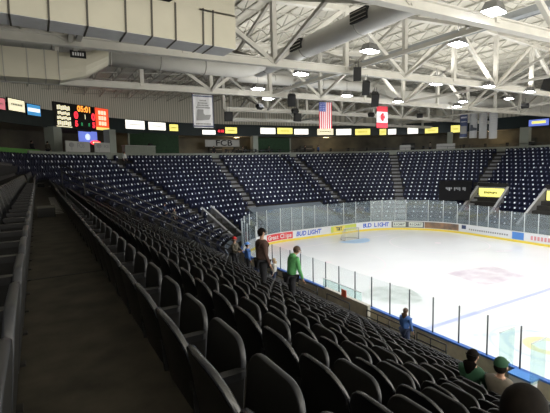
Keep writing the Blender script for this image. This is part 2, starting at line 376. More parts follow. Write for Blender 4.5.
# glass panels: every pane with the stanchion at its first edge is one thing
ORD = ['first', 'second', 'third', 'fourth', 'fifth', 'sixth', 'seventh', 'eighth', 'ninth', 'tenth', 'eleventh', 'twelfth', 'thirteenth', 'fourteenth', 'fifteenth', 'sixteenth', 'seventeenth', 'eighteenth', 'nineteenth', 'twentieth']
TENS = {2: 'twenty', 3: 'thirty', 4: 'forty', 5: 'fifty', 6: 'sixty'}
TENTH = {2: 'twentieth', 3: 'thirtieth', 4: 'fortieth', 5: 'fiftieth', 6: 'sixtieth'}
def ordw(n):
    if n <= 20: return ORD[n-1]
    return TENTH[n//10] if n % 10 == 0 else TENS[n//10]+'-'+ORD[n % 10-1]
def glass_panel(s0, s1, z1, gm, pm, r, label, group):
    x0, y0, n0 = path(s0, .06); x1, y1, _ = path(s1, .06)
    root = tag(empty('glass_panel', (x0, y0, 1.06)), label, 'glass panel', group)
    b = MB(); h = z1-1.06; d = Vector((x1-x0, y1-y0, 0)); nn = Vector((d.y, -d.x, 0)).normalized()*.006
    p0, p1 = d*.03, d*.97
    b.hexa([p0-nn, p1-nn, p1+nn, p0+nn] + [q+Vector((0, 0, h)) for q in (p0-nn, p1-nn, p1+nn, p0+nn)]); b.build('pane', gm, root)
    b = MB(); b.tube([(0, 0, 0), (0, 0, h+.02)], r, 6); b.build('stanchion', pm, root)
ny = [3.8, 5.0, 6.2, 7.43, 8.62, 9.78, 10.99, 12.24, 13.39, 14.6, 15.81, 17.12, 18.3, 19.54, 20.86, 22.1, 23.33, 24.44, 25.6, 26.8]
inview = 0
for i in range(len(ny)-1):
    if ny[i] >= 6.2: inview += 1
    lab = ('clear glass panel on the near boards, %s in view counted from the right' % ordw(inview)) if ny[i] >= 6.2 else 'clear glass panel on the near boards beyond the right edge'
    glass_panel(ny[i]-CL[1], ny[i+1]-CL[1], 2.55, M['glass'], M['post'], .032, lab, 'glass panels on the near boards')
es = [-.6, 1.0, 2.6, 4.2, 5.8, 7.3, 8.8, 10.4, 12.29, 13.67, 15.06, 16.61, 18.36, 20.61, 22.37, 24.43, 25.8, 27.33, 28.58, 31.0, 32.63, 34.18, 35.56, 36.49, 37.71, 38.87, 40.08, 41.33, 42.6, 43.9, 45.2]
for i in range(len(es)-1):
    z1 = 3.5 if es[i] < 34 else (3.2 if es[i] < 38 else 2.9)
    glass_panel(es[i], es[i+1], z1, M['glasse'], M['postw'], .045, 'hazy glass panel with white post, %s from the left round the far boards' % ordw(i+1), 'glass panels round the far boards')
# lower teal panes by the benches
def panex(name, x0, y0, x1, y1, z0, z1, label):
    b = MB(); d = Vector((x1-x0, y1-y0, 0)); nn = Vector((d.y, -d.x, 0)).normalized()*.008
    P = [Vector((0, 0, 0))-nn, d-nn, d+nn, nn]; b.hexa(P+[q+Vector((0, 0, z1-z0)) for q in P])
    root = tag(empty(name, (x0, y0, z0)), label, 'glass panel'); b.build('pane', M['glasst'], root)
    b = MB(); b.bar((0, 0, z1-z0), (d.x, d.y, z1-z0), .03, .03); b.build('edge_strip', M['postw'], root)
panex('bench_glass', 13.5, 18.3, 13.5, 15.1, 1.07, 1.68, 'low teal glass screen on the boards behind the orange sign')
panex('bench_glass', 12.75, 7.6, 13.6, 7.6, 1.1, 2.5, 'teal glass return pane beside the seated pair at lower right')
panex('bench_glass', 12.75, 6.6, 13.6, 6.6, 1.1, 2.5, 'second teal glass return pane, right of the seated pair')

# penalty box wall, bench boards, guard rails
root = tag(empty('penalty_box_wall', (12.95, 15.65, .74)), 'tan penalty box wall with pale top edge below the orange sign', 'wall')
b = MB(); b.box((0, 0, .2), (.14, 3.3, .98)); b.build('wall_panel', M['tan'], root)
b = MB(); b.box((0, 0, .71), (.2, 3.36, .05)); b.build('cap', M['tanl'], root)
b = MB(); b.box((0, -1.66, .2), (.16, .05, .98)); b.build('end_trim', M['tanl'], root)
root = tag(empty('orange_sign', (12.8, 15.62, 1.45)), 'small square orange sign clipped on the penalty box wall', 'sign')
b = MB(); b.box((0, 0, .19), (.03, .36, .36)); b.build('panel', M['orange'], root)
b = MB(); b.box((.03, 0, .03), (.04, .05, .1)); b.build('clip', M['black'], root)
root = tag(empty('bench_box', (13.2, 6.95, .74)), 'blue and white bench enclosure at the boards, far lower right', 'bench')
b = MB(); b.box((0, .1, .18), (.4, .7, .36)); b.build('side_panel', M['board'], root)
b = MB(); b.box((0, .1, .39), (.46, .76, .06)); b.build('top_ledge', M['adblue'], root)

def rail_thing(name, runs, posts, label, r=.022, group=None, m='rail'):
    p0 = Vector(posts[0][0]); root = tag(empty(name, p0), label, 'railing', group)
    for run in runs:
        b = MB(); b.tube([Vector(p)-p0 for p in run], r, 6); b.build('rail', M[m], root)
    for (q0, q1) in posts:
        b = MB(); b.tube([Vector(q0)-p0, Vector(q1)-p0], r*.95, 6); b.build('post', M[m], root)
    return root
def zfloor(x): k = math.floor((x-.47)/TREAD); return tread_z(min(k, 13))
# sloping rail at the end of the near stand
YR = 26.9; xs = [1.2, 2.35, 4.9, 7.5, 10.1, 11.9]
top = lambda x: 1.25+.364+.5376*(A-x)
rail_thing('stair_railing', [[(x, YR, top(x)) for x in xs], [(x, YR, top(x)-.42) for x in xs], [(x, YR, top(x)-.8) for x in xs]],
           [((x, YR, zfloor(x)-.02), (x, YR, top(x))) for x in xs], 'black sloping stair railing at the far end of the near seating block', r=.05)
rail_thing('aisle_handrail', [[(12.6, 16.75, 1.35), (12.6, 14.95, 1.35)]], [((12.6, 16.75, .72), (12.6, 16.75, 1.35)), ((12.6, 14.95, .72), (12.6, 14.95, 1.35))], 'black U-shaped rail in front of the tan penalty box wall', r=.03)
rail_thing('aisle_handrail', [[(12.6, 10.85, 1.38), (12.6, 9.5, 1.38)], [(12.6, 10.85, 1.1), (12.6, 9.5, 1.1)]], [((12.6, 10.85, .72), (12.6, 10.85, 1.38)), ((12.6, 10.2, .72), (12.6, 10.2, 1.38)), ((12.6, 9.5, .72), (12.6, 9.5, 1.38))], 'black double rail at the front row, left of the long-haired woman', r=.03)
rail_thing('front_guardrail', [[(12.75, 13.9, 1.32), (12.75, 11.1, 1.32)], [(12.75, 13.9, 1.02), (12.75, 11.1, 1.02)]], [((12.75, y, .72), (12.75, y, 1.32)) for y in (13.9, 13.2, 12.5, 11.8, 11.1)], 'black two-bar guardrail behind the person in the blue jersey', r=.028)
rail_thing('front_guardrail', [[(12.6, 24.5, 1.5), (12.6, 17.6, 1.5)], [(12.6, 24.5, 1.15), (12.6, 17.6, 1.15)]], [((12.6, y, .72), (12.6, y, 1.5)) for y in (24.5, 22.8, 21.1, 19.4, 17.6)], 'long black guardrail at the front row beside the man in green', r=.03)
# step blocks in the walkway
for i, (y, w) in enumerate(((10.4, .34), (26.4, .34))):
    root = tag(empty('step_block', (.1, y, tread_z(-1)+.012)), ['dark step block on the left of the walkway, nearest one', 'small dark step block at the far end of the walkway'][i], 'step')
    b = MB(); b.box((0, 0, .10), (w, .45, .20)); b.build('riser', M['black'], root)
    b = MB(); b.box((0, 0, .21), (w+.02, .47, .02)); b.build('tread_cap', M['seam'], root)

# ------------------------------------------------------------------ goal
root = tag(empty('hockey_goal', (RX+1.1, 32.57, 0)), 'hockey goal with white net and red pipes in its crease', 'goal')
b = MB(); b.tube([(-.92, 0, 0), (-.92, 0, 1.19), (-.86, 0, 1.22), (.86, 0, 1.22), (.92, 0, 1.19), (.92, 0, 0)], .045, 8); o = b.build('goal_pipe', M['goalgrey'], root)
b = MB(); b.tube([(-.92, 0, .05), (-.98, .55, .05), (-.6, 1.1, .05), (0, 1.15, .05), (.6, 1.1, .05), (.98, .55, .05), (.92, 0, .05)], .05, 8); b.build('base_frame', M['goalgrey'], root)
b = MB()
back = [(-.92, 0), (-.98, .55), (-.6, 1.1), (0, 1.15), (.6, 1.1), (.98, .55), (.92, 0)]
topb = [(-.92, 0), (-.85, .3), (-.5, .5), (0, .52), (.5, .5), (.85, .3), (.92, 0)]
for f in [i/8 for i in range(9)]:
    b.tube([(p[0]+(q[0]-p[0])*f, p[1]+(q[1]-p[1])*f, .05+1.17*f) for p, q in zip(back, topb)], .008, 4)
for j in range(25):
    i = j/24*6; a_ = min(int(i), 5); ff = i-a_
    p = [back[a_][c]+(back[a_+1][c]-back[a_][c])*ff for c in (0, 1)]; q = [topb[a_][c]+(topb[a_+1][c]-topb[a_][c])*ff for c in (0, 1)]
    b.tube([(p[0], p[1], .05), (q[0], q[1], 1.22), (q[0]*.9, 0, 1.22)], .008, 4)
b.build('net', M['net'], root)

# ------------------------------------------------------------------ camera
F_ = 410.5; pit, yaw, roll, CZ = .1078, .5204, -.0228, 8.232
cy, sy, cp, sp = cos(yaw), sin(yaw), cos(pit), sin(pit)
Fw = Vector((sy*cp, cy*cp, -sp)); Rt = Vector((cy, -sy, 0)); Up = Rt.cross(Fw)
R2 = Rt*cos(roll)+Up*sin(roll); U2 = -Rt*sin(roll)+Up*cos(roll)
cam = bpy.data.cameras.new('camera'); camo = bpy.data.objects.new('camera', cam); col.objects.link(camo)
mw = Matrix.Identity(4)
for i in range(3): mw[i][0] = R2[i]; mw[i][1] = U2[i]; mw[i][2] = -Fw[i]; mw[i][3] = (0, 0, CZ)[i]
camo.matrix_world = mw; cam.sensor_width = 36; cam.sensor_fit = 'HORIZONTAL'; cam.lens = F_/550*36; cam.clip_start = .05; cam.clip_end = 300
scene.camera = camo
def proj(p):
    q = Vector(p)-Vector((0, 0, CZ)); d = q.dot(Fw)
    if d < .05: return None
    return (275+F_*q.dot(R2)/d, 206.5-F_*q.dot(U2)/d)

# ------------------------------------------------------------------ seats
def rrect(w, h0, h1, rt, rb=.03, n=6):
    """rounded-rectangle outline in (y, z): round top corners rt, bottom corners rb"""
    P = []
    for (cx, cz, a0, r) in ((w/2-rb, h0+rb, -90, rb), (w/2-rt, h1-rt, 0, rt), (-w/2+rt, h1-rt, 90, rt), (-w/2+rb, h0+rb, 180, rb)):
        for i in range(n+1):
            a = R(a0+90*i/n); P.append((cx+r*cos(a), cz+r*sin(a)))
    return P
def shell(b, outline, fx, th, bev, mi=0, mrim=None, scale_bev=None):
    """slab: outline in (y,z), x from fx(y,z), thickness th toward +x, bevelled rim"""
    cy_ = sum(p[0] for p in outline)/len(outline); cz_ = sum(p[1] for p in outline)/len(outline)
    def ins(p, d):
        v = Vector((cy_-p[0], cz_-p[1])); l = v.length; return (p[0]+v.x/l*d, p[1]+v.y/l*d)
    rings = []
    for (d, x) in ((bev*2.4, 0), (bev, .0), (bev*.3, th*.2), (0, th*.5), (bev*.3, th*.8), (bev, th), (bev*2.4, th)):
        n0 = len(b.v)
        for p in outline:
            q = ins(p, d); b.v.append((fx(*q)+x, q[0], q[1]))
        rings.append(n0)
    k = len(outline)
    for ri, (r0, r1) in enumerate(zip(rings, rings[1:])):
        mi_ = mrim if (mrim is not None and 1 <= ri <= 4) else mi
        for i in range(k): b.face((r0+i, r0+(i+1) % k, r1+(i+1) % k, r1+i), mi_, True)
    b.face([rings[0]+i for i in range(k)], mi, True); b.face([rings[-1]+i for i in range(k)][::-1], mi, True)
b = MB(); shell(b, rrect(.485, .22, .88, .20, .04), lambda y, z: -.02-.20*max(0, z-.40)+.035*(y/.24)**2*1.0, .032, .008, 0, 1)
ME_BACK = b.mesh('backrest', [M['seat'], M['backrim']])
b = MB(); shell(b, rrect(.435, .36, .745, .11, .05), lambda y, z: .17+.10*(z-.40), .028, .006, 0, 1)
ME_PAN = b.mesh('seat_pan', [M['seatpan'], M['seatrim']])
b = MB(); shell(b, rrect(.425, .43, .83, .12, .05), lambda y, z: 0, .055, .014, 0, 1)
ME_FLAT = b.mesh('seat_pan_down', [M['seatpan'], M['seatrim']])
ME_FLAT.transform(Matrix.Translation((.02, 0, .47)) @ Matrix.Rotation(R(90), 4, 'Y') @ Matrix.Translation((0, 0, -.86)))
b = MB()
for (x0, x1) in ((-.05, .20),):
    P = [(x0, -.025), (x1-.03, -.025), (x1, -.01), (x1, .01), (x1-.03, .025), (x0, .025)]
    b.prism([(x, -.245+y, .595) for x, y in P], (0, 0, .035))
ME_ARM = b.mesh('armrest', M['arm'])
b = MB(); b.prism([(-.04, -.255, .02), (.14, -.255, .02), (.17, -.255, .30), (.19, -.255, .595), (-.05, -.255, .595), (-.03, -.255, .30)], (0, .02, 0)); b.box((.05, -.245, .012), (.24, .06, .024))
ME_LEG = b.mesh('leg', M['leg'])

near = []
for k in list(range(-1, 14)):
    for n in range(-8, 52):
        y = 1.36+PITCH*n
        if y > 26.2: continue
        x = A-seat_t(k)
        if k == -1 and y < .8: continue
        z = tread_z(k)
        p = proj((x, y, z+.8)); q = proj((x+.2, y+.2, z+.85)); p3 = proj((x, y, z+.5))
        vis = any(w and -12 < w[0] < 562 and -8 < w[1] < 425 for w in (p, q, p3))
        near.append([hypot(hypot(x, y), z+.6-CZ), k, n, x, y, z, vis])
sat = {(1, -1): 1, (6, 5): 1, (6, 4): 1}
cand = sorted([s for s in near if s[6]])[:300]
chosen = set((s[1], s[2]) for s in cand)
first = {}
for s in near:
    if (s[1], s[2]) in chosen: first[s[1]] = min(first.get(s[1], 999), s[2])
proto = None
for s in sorted(near, key=lambda s: (s[1], s[2])):
    _, k, n, x, y, z, vis = s
    if (k, n) not in chosen: continue
    i = n-first[k]+1
    if k == -1: lab = 'dark tip-up seat left of the walkway, %s in view from the camera' % ordw(i)
    else: lab = 'dark tip-up seat, %s in view from the near end, %s row right of the walkway' % (ordw(i), ordw(k+1))
    seat = tag(empty('stadium_seat', (x, y, z)), lab, 'seat', 'tip-up seats beside the walkway')
    parts = [('backrest', ME_BACK), ('seat_pan', ME_FLAT if (k, n) in sat else ME_PAN), ('armrest', ME_ARM), ('leg', ME_LEG)]
    if proto is None or (k, n) in sat:
        made = [link(nm, me, seat) for nm, me in parts]
        if proto is None: proto = made
    else:
        for o in proto:
            c = o.copy(); col.objects.link(c); c.parent = seat

# every other seat of the bowl: one mass
mb = MB()
HEX = [(-.24, .25), (.24, .25), (.24, .74), (.15, .87), (-.15, .87), (-.24, .74)]
HEX2 = [(-.21, .40), (.21, .40), (.21, .64), (.13, .74), (-.13, .74), (-.21, .64)]
def lowseat(x, y, z, n, m_b, m_p, plate):
    f = (-cos(R(n)), -sin(R(n))); l = (-f[1], f[0])
    W = lambda fx, ly, zz: (x+f[0]*fx+l[0]*ly, y+f[1]*fx+l[1]*ly, z+zz)
    for hexp, lean, x0, th, mi in ((HEX, -.20, .04, .04, m_b), (HEX2, .10, .13, .05, m_p)):
        n0 = len(mb.v)
        for dx in (0, th):
            for (a, c) in hexp: mb.v.append(W(x0+dx+lean*(c-.4), a, c))
        mb.face([n0+i for i in range(6)][::-1], mi); mb.face([n0+6+i for i in range(6)], mi)
        for i in range(6): mb.face((n0+i, n0+(i+1) % 6, n0+6+(i+1) % 6, n0+6+i), mi)
    mb.quad(W(.0, .22, .61), W(.28, .22, .61), W(.28, .27, .61), W(.0, .27, .61), mi=m_b)
    if plate:  # small painted quad standing in for the lamp glint
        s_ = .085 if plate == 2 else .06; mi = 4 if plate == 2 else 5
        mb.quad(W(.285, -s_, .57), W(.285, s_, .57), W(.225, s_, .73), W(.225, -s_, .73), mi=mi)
for s in near:
    if (s[1], s[2]) not in chosen: lowseat(s[3], s[4], s[5], 180.0, 0, 1, 0)
for k in (-2, -3, -4):
    for n in range(2, 52):
        y = 1.36+PITCH*n
        if y < 26.2: lowseat(A-seat_t(k), y, tread_z(k), 180, 0, 1, 0)
AISLE = [(R(180-153), 'c'), (R(180-128), 'c')]
def blocked(x, y, t, k):
    if min(hypot(x-a_, y-b_) for a_, b_ in ((8.4, 47.75), (9.6, 33.6), (8.9, 33.9))) < .75: return True
    # aisles
    if abs(x-21.0) < .62 and y > B: return True
    if abs(x-33.5-.0*t) < .62 and y > B: return True
    for (c, angs) in ((CL, (128.0,)), (CRT, (48.5, 14.5))):
        for a in angs:
            dx, dy = x-c[0], y-c[1]; al = dx*cos(R(a))+dy*sin(R(a)); pe = -dx*sin(R(a))+dy*cos(R(a))
            if al > 0 and abs(pe) < .65: return True
    # openings of the passages
    for (cx, cy_, a, tm, w) in VOMS:
        dx, dy = x-cx, y-cy_; al = dx*cos(R(a))+dy*sin(R(a)); pe = -dx*sin(R(a))+dy*cos(R(a))
        if al > 0 and al < tm and abs(pe) < w+.36: return True
    return False
VOMS = [(CL[0], CL[1], 120.0, CR+6.3, .75), (CRT[0], CRT[1], 7.6, CR+7.4, 1.75), (A2-8.5, 21.9, 0.0, CR+7.4, 1.75)]
for k in KS:
    t = seat_t(k)
    # path length is measured on the boards: step so that seats sit PITCH apart at this row
    s = .45+.0; idx = 0
    while s < S1-.5:
        on_arc = (0 < s < LQ) or (L1 < s < L2)
        x, y, n = path(s, t)
        if not blocked(x, y, t, k) and y > 2 and not (k >= 9 and 11.9 < s < 21.9):
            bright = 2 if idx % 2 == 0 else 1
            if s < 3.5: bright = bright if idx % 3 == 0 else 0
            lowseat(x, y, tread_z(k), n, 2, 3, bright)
        idx += 1
        s += .53*(CR/(CR+t) if on_arc else 1.0)
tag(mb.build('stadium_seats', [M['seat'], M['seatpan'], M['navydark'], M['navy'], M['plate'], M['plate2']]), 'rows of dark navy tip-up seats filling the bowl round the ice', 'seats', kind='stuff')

# stair aisles in the far bowl
def aisle(ox, oy, n, t0, label, w=1.1):
    b = MB(); d = Vector((cos(R(n)), sin(R(n)), 0))
    for k in KS:
        ta, tb = 13.286-TREAD*(k+1), 13.286-TREAD*k
        z = tread_z(k)
        if ta < t0: continue
        for (a_, b_, h) in ((ta, tb, .02), (tb-.40, tb, RISE/2)):
            c = Vector((ox, oy, 0))+d*((a_+b_)/2)
            b.box((c.x, c.y, z+h/2), (b_-a_, w, h), 0, R(n))
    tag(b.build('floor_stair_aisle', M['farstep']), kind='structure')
aisle(21.0, B, 90, 2, ''); aisle(33.5, B, 90, 2, '')
for c, a, t0 in ((CL, 128.0, 2), (CRT, 48.5, 2), (CRT, 14.5, 2)): aisle(c[0]+CR*cos(R(a)), c[1]+CR*sin(R(a)), a, t0, '')

# passages (vomitories): two parapets, portal and dark mouth
def passage(cx, cy_, a, tm, w, sign, label):
    dz = 0.0 if sign else -.35
    f = wallframe(cx+(CR)*cos(R(a)), cy_+(CR)*sin(R(a)), 0, a)
    root = empty('stand_passage', mat=f); tag(root, label, 'passage')
    L = tm-CR
    for sgn in (-1, 1):
        b = MB(); prof = [(2.3, 0), (2.3, 1.35+dz), (L, .5376*L+.75+dz), (L, 0)]
        b.prism([(sgn*w-.08, y, z) for y, z in prof], (.16, 0, 0)); b.build('parapet', M['lightgrey'], root)
        b = MB(); b.bar((sgn*w, 2.3, 1.38+dz), (sgn*w, L, .5376*L+.78+dz), .24, .07); b.build('parapet_cap', M['capgrey'], root)
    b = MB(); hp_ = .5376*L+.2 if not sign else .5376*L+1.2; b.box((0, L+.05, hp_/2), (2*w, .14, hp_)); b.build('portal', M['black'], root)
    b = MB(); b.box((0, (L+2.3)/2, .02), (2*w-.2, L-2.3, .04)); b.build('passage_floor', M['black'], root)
    if sign:
        b = MB(); b.box((0, L-.02, .5376*L+.62), (2*w, .12, .2)); b.build('lintel', M['lightgrey'], root)
    return root, L
passage(*VOMS[0], 0, 'pale stair walls of a passage opening in the left corner of the bowl')
for (v, lab, sl) in ((VOMS[1], 'dark passage under the yellow sign in the far right stand', 'yellow lit sign over the dark passage in the far right stand'),
                     (VOMS[2], 'dark passage at the right edge of the photo', 'yellow lit sign cut by the right edge of the photo')):
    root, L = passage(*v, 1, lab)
    f = wallframe(v[0]+(CR+L-.25)*cos(R(v[2])), v[1]+(CR+L-.25)*sin(R(v[2])), .5376*L+.05, v[2])
    sg = tag(empty('passage_sign', mat=f), sl, 'sign')
    b = MB(); b.box((0, 0, 0), (2.9, .12, 1.0)); b.build('panel', M['yellowsign'], sg)
    b = MB()
    for i in range(9): b.box((-.75+.17*i, -.065, .0+.04*sin(i*2)), (.13, .01, .2+.1*(i % 3 == 0)))
    b.build('lettering', M['signtext'], sg)

# black tarpaulin over a block of seats
root = tag(empty('seat_tarpaulin', (45.3, 33.5, 4.0)), 'black tarpaulin with pale lettering covering seats in the far stand', 'tarpaulin')
P = [Vector(p)-Vector((45.3, 33.5, 4.0))+Vector((-.25, -.15, .35)) for p in ((46.24, 36.4, 4.97), (47.94, 32.82, 5.01), (44.37, 30.7, 2.85), (42.87, 33.88, 2.71))]
b = MB(); N = 10
for i in range(N+1):
    for j in range(N+1):
        u, v = i/N, j/N; p = P[0]*(1-u)*(1-v)+P[1]*u*(1-v)+P[2]*u*v+P[3]*(1-u)*v
        b.v.append(tuple(p+Vector((0, 0, .05*sin(9*u+3*v)*sin(7*v)))))
for i in range(N):
    for j in range(N): b.face((i*(N+1)+j, (i+1)*(N+1)+j, (i+1)*(N+1)+j+1, i*(N+1)+j+1), 0, True)
b.build('cloth', M['tarp'], root)
b = MB(); ax = (P[1]-P[0]); dn = (P[3]-P[0])
for i in range(12):
    if i in (4, 9): continue
    q = P[0]+ax*(.2+.05*i)+dn*.40+Vector((-.04, -.02, .12)); e = ax*.035; h = dn*(.09+.04*(i % 3))
    b.quad(q, q+e, q+e+h, q+h)
b.build('lettering', M['greycloth'], root)

# ------------------------------------------------------------------ roof steel
def bz(x): return 13.02+.28*(1-min(1, abs(x-RX)/34))
def tz(x): return deck_z(x)-.75
TY = [1.0, 9.7, 18.35, 27.0, 35.7, 44.4]
NX = [10.66+4.6*i for i in range(-4, 11)]
tl = {1.0: 'white steel roof truss behind the camera', 9.7: 'nearest white roof truss, crossing the top right corner', 18.35: 'white roof truss whose lower chord passes under the round duct', 27.0: 'white roof truss carrying the flags, third from the camera', 35.7: 'white roof truss beyond the flags, fourth from the camera', 44.4: 'farthest white roof truss, in front of the end wall'}
for Y in TY:
    NXY = NX if Y < 30 else ([x for x in NX if x > 15] if Y < 40 else [x for x in NX if x > 19])
    root = tag(empty('roof_truss', (RX, Y, 13.3)), tl[Y], 'roof truss', 'roof trusses across the rink')
    Q = lambda x, z: (x-RX, 0, z-13.3)
    for nm, zf, w, h in (('bottom_chord', bz, .34, .34), ('top_chord', tz, .32, .32)):
        b = MB(); xs_ = [NXY[0], RX, NXY[-1]]
        for x0, x1 in zip(xs_, xs_[1:]):      # wide-flange section: two flanges and a web
            b.bar(Q(x0, zf(x0)+h/2), Q(x1, zf(x1)+h/2), w, .05); b.bar(Q(x0, zf(x0)-h/2), Q(x1, zf(x1)-h/2), w, .05); b.bar(Q(x0, zf(x0)), Q(x1, zf(x1)), .1, h)
        b.build(nm, M['steel'], root)
    for x in NXY:
        i = NX.index(x)
        b = MB(); b.bar(Q(x, bz(x)), Q(x, tz(x)), .24, .24); b.build('vertical_strut', M['steel'], root)
        if i < len(NX)-1:
            x1 = NX[i+1]
            b = MB()
            if i % 2 == 0: b.bar(Q(x, bz(x)), Q(x1, tz(x1)), .2, .2)
            else: b.bar(Q(x, tz(x)), Q(x1, bz(x1)), .2, .2)
            b.build('diagonal_brace', M['steel'], root)
# bridging between trusses: sloping knee braces and bottom-chord struts, each one member
for i in range(1, len(TY)-1):
    for j, x in enumerate(NX[2:13:2]):
        if x < 15 and TY[i+1] > 30: continue
        for (ya, yb, za, zb, m) in ((TY[i], TY[i+1], bz(x), tz(x), 'steel2'), (TY[i+1], TY[i], bz(x), tz(x), 'steel2')):
            b = MB(); b.bar((x, ya, za), (x, yb, zb), .16, .16)
            tag(b.build('trim_sway_brace', M[m]), kind='structure')
for x in NX[2:14:3]:
    b = MB(); ye = TY[-1] if x > 19 else TY[3]; b.bar((x+.3, TY[1], bz(x)+.1), (x+.3, ye, bz(x)+.1), .18, .18); tag(b.build('trim_roof_strut', M['steel2']), kind='structure')
for k in range(5):
    y0, y1 = TY[1]+8.68*(k-1), TY[1]+8.68*k
# joists under the deck, one lattice joist each
xj = -9.0
while xj < 62:
    b = MB(); zt = deck_z(xj)-.06; zb = zt-.62; y0, y1 = 1.0, 56.0
    b.bar((xj, y0, zt), (xj, y1, zt), .1, .06); b.bar((xj, y0, zb), (xj, y1, zb), .1, .06)
    y = y0; up = True
    while y < y1-.7:
        b.bar((xj, y, zb if up else zt), (xj, y+.9, zt if up else zb), .05, .05); y += .9; up = not up
    tag(b.build('trim_roof_joist', M['joist']), kind='structure')
    xj += 1.75
for y in [3+2.9*i for i in range(18)]:
    b = MB()
    for xa, xb in ((-9, RX), (RX, 62)): b.bar((xa, y, deck_z(xa)-.68), (xb, y, deck_z(xb)-.68), .06, .06)
    tag(b.build('trim_purlin', M['joist']), kind='structure')

# ------------------------------------------------------------------ ducts
# rectangular supply duct along the top left
X0, X1, YD, ZB, ZT = -6.0, 5.6, 12.0, 11.90, 12.90
root = tag(empty('air_duct', (0, YD, ZB)), 'large cream rectangular air duct across the top left corner', 'air duct'); root.rotation_euler = (0, .028, 0)
b = MB(); b.box(((X0+X1)/2, .475, .5), (X1-X0, .95, 1.0)); b.build('duct_body', M['duct'], root)
b = MB(); b.box(((X0+X1)/2, .475, -.005), (X1-X0-.02, .93, .012)); o = b.build('underside', M['ductu'], root); o['label'] = 'bare galvanised underside'
b = MB(); b.box((5.0, .475, 1.9), (1.15, .95, 1.9)); b.build('riser', M['duct'], root)
b = MB(); b.prism([(3.55, .0, 1.0), (4.43, .0, 1.0), (4.43, .0, 1.62)], (0, .95, 0)); b.build('gusset', M['duct'], root)
for x in (-.32, .52, 1.40, 2.35, 3.05, 3.72, 4.55, 4.86):
    b = MB(); b.box((x, .47, .5), (.045, 1.0, 1.04)); b.build('seam_flange', M['seam'], root)
root = tag(empty('dark_opening', (2.6, 13.1, 12.8)), 'black roof opening panel above the large cream duct', 'panel')
b = MB(); b.box((0, .3, 1.1), (5.5, .08, 2.3)); b.build('panel', M['dark_deck'], root)
for x in (-1.1, .55): 
    b = MB(); b.box((x, .24, 1.1), (.09, .05, 2.3)); b.build('mullion', M['steel2'], root)
# second rectangular duct turning into a round one
YE = 20.4
root = tag(empty('air_duct', (0, YE, 12.58)), 'cream box duct at left narrowing into a white round duct', 'air duct')
b = MB(); b.box((-2.3, .55, 0), (6.9, 1.1, 1.2)); b.build('duct_body', M['duct'], root)
for x in (-.9, -.05, .6, 1.12):
    b = MB(); b.box((x, .55, 0), (.04, 1.14, 1.24)); b.build('seam_flange', M['seaml'], root)
b = MB()
Nn = 16; n0 = len(b.v)
for (x, rw, rh, zc, sq) in ((1.15, .55, .6, 0, 1), (2.2, .52, .54, .2, .45), (3.2, .42, .42, .72, 0)):
    for kk in range(Nn):
        a_ = 2*pi*(kk+.5)/Nn; cx_, sx_ = cos(a_), sin(a_); m_ = max(abs(cx_), abs(sx_)); e = sq/m_+(1-sq)
        b.v.append((x, .55+rw*cx_*e, zc+rh*sx_*e))
for i in range(2):
    for kk in range(Nn): b.face((n0+i*Nn+kk, n0+(i+1)*Nn+kk, n0+(i+1)*Nn+(kk+1) % Nn, n0+i*Nn+(kk+1) % Nn))
b.build('transition_cone', M['duct'], root)
b = MB(); b.tube([(3.2, .55, .72), (9.8, .55, .70), (10.6, .55, .85), (11.35, .55, 1.2)], .42, 18); b.build('round_duct', M['ductw'], root)
for x in (3.3, 5.6, 7.9):
    b = MB(); b.tube([(x-.03, .55, .715), (x+.03, .55, .715)], .435, 18); b.build('seam_band', M['seaml'], root)
# section sign on the cone
root = tag(empty('section_sign', (1.85, YE-.62, 12.98)), 'small black section sign with white lettering under the box duct', 'sign')
b = MB(); b.box((0, 0, 0), (.62, .05, .30)); b.build('panel', M['black'], root)
b = MB()
for i in range(5): b.box((-.19+.095*i, -.03, 0), (.06, .01, .13))
b.build('lettering', M['white'], root)
# main round duct along the rink with grilles
root = tag(empty('air_duct', (12.0, 10, 13.86)), 'long white round duct with black grilles running toward the camera', 'air duct')
b = MB(); b.tube([(0, 12.6, 0), (0, 0, 0), (0, -14, 0)], .5, 20); b.build('round_duct', M['ductw'], root)
for y in (11.4, 7.4, 3.4, -.6):
    b = MB(); b.tube([(0, y-.03, 0), (0, y+.03, 0)], .515, 20); b.build('seam_band', M['seaml'], root)
for y in (12.2, 7.6, 3.0, -1.6):
    b = MB(); b.box((-.50, y, .08), (.18, .95, .46)); g = b.build('grille', M['black'], root)
    b = MB()
    for i in range(3): b.box((-.595, y, -.07+.15*i), (.01, .93, .03))
    b.build('louvre', M['steel2'], g)
root = tag(empty('air_duct', (24, 31.2, 15.3)), 'white round duct high behind the flags truss', 'air duct')
b = MB(); b.tube([(-9.5, 0, -.1), (10, 0, 0)], .42, 18); b.build('round_duct', M['ductw'], root)
for x in (-6, -1, 4):
    b = MB(); b.tube([(x-.03, 0, -.05), (x+.03, 0, -.05)], .435, 18); b.build('seam_band', M['seaml'], root)
root = tag(empty('air_duct', (40, 29.6, 14.4)), 'far white round duct ending in a box at right', 'air duct')
b = MB(); b.tube([(-11, 0, 0), (12.3, 0, .15)], .55, 18); b.build('round_duct', M['ductw'], root)
b = MB(); b.box((15.2, 0, .3), (5.6, 1.8, 2.3)); b.build('end_box', M['ductw'], root)
# catwalk
root = tag(empty('lighting_catwalk', (20.3, 10, 14.82)), 'grey steel catwalk beam crossing the roof above the ice', 'catwalk')
b = MB(); b.box((0, 8, 0), (.62, 28, .06)); b.build('deck', M['tray'], root)
for s in (-1, 1):
    b = MB(); b.box((.31*s, 8, .08), (.05, 28, .3)); b.build('side_channel', M['tray'], root)

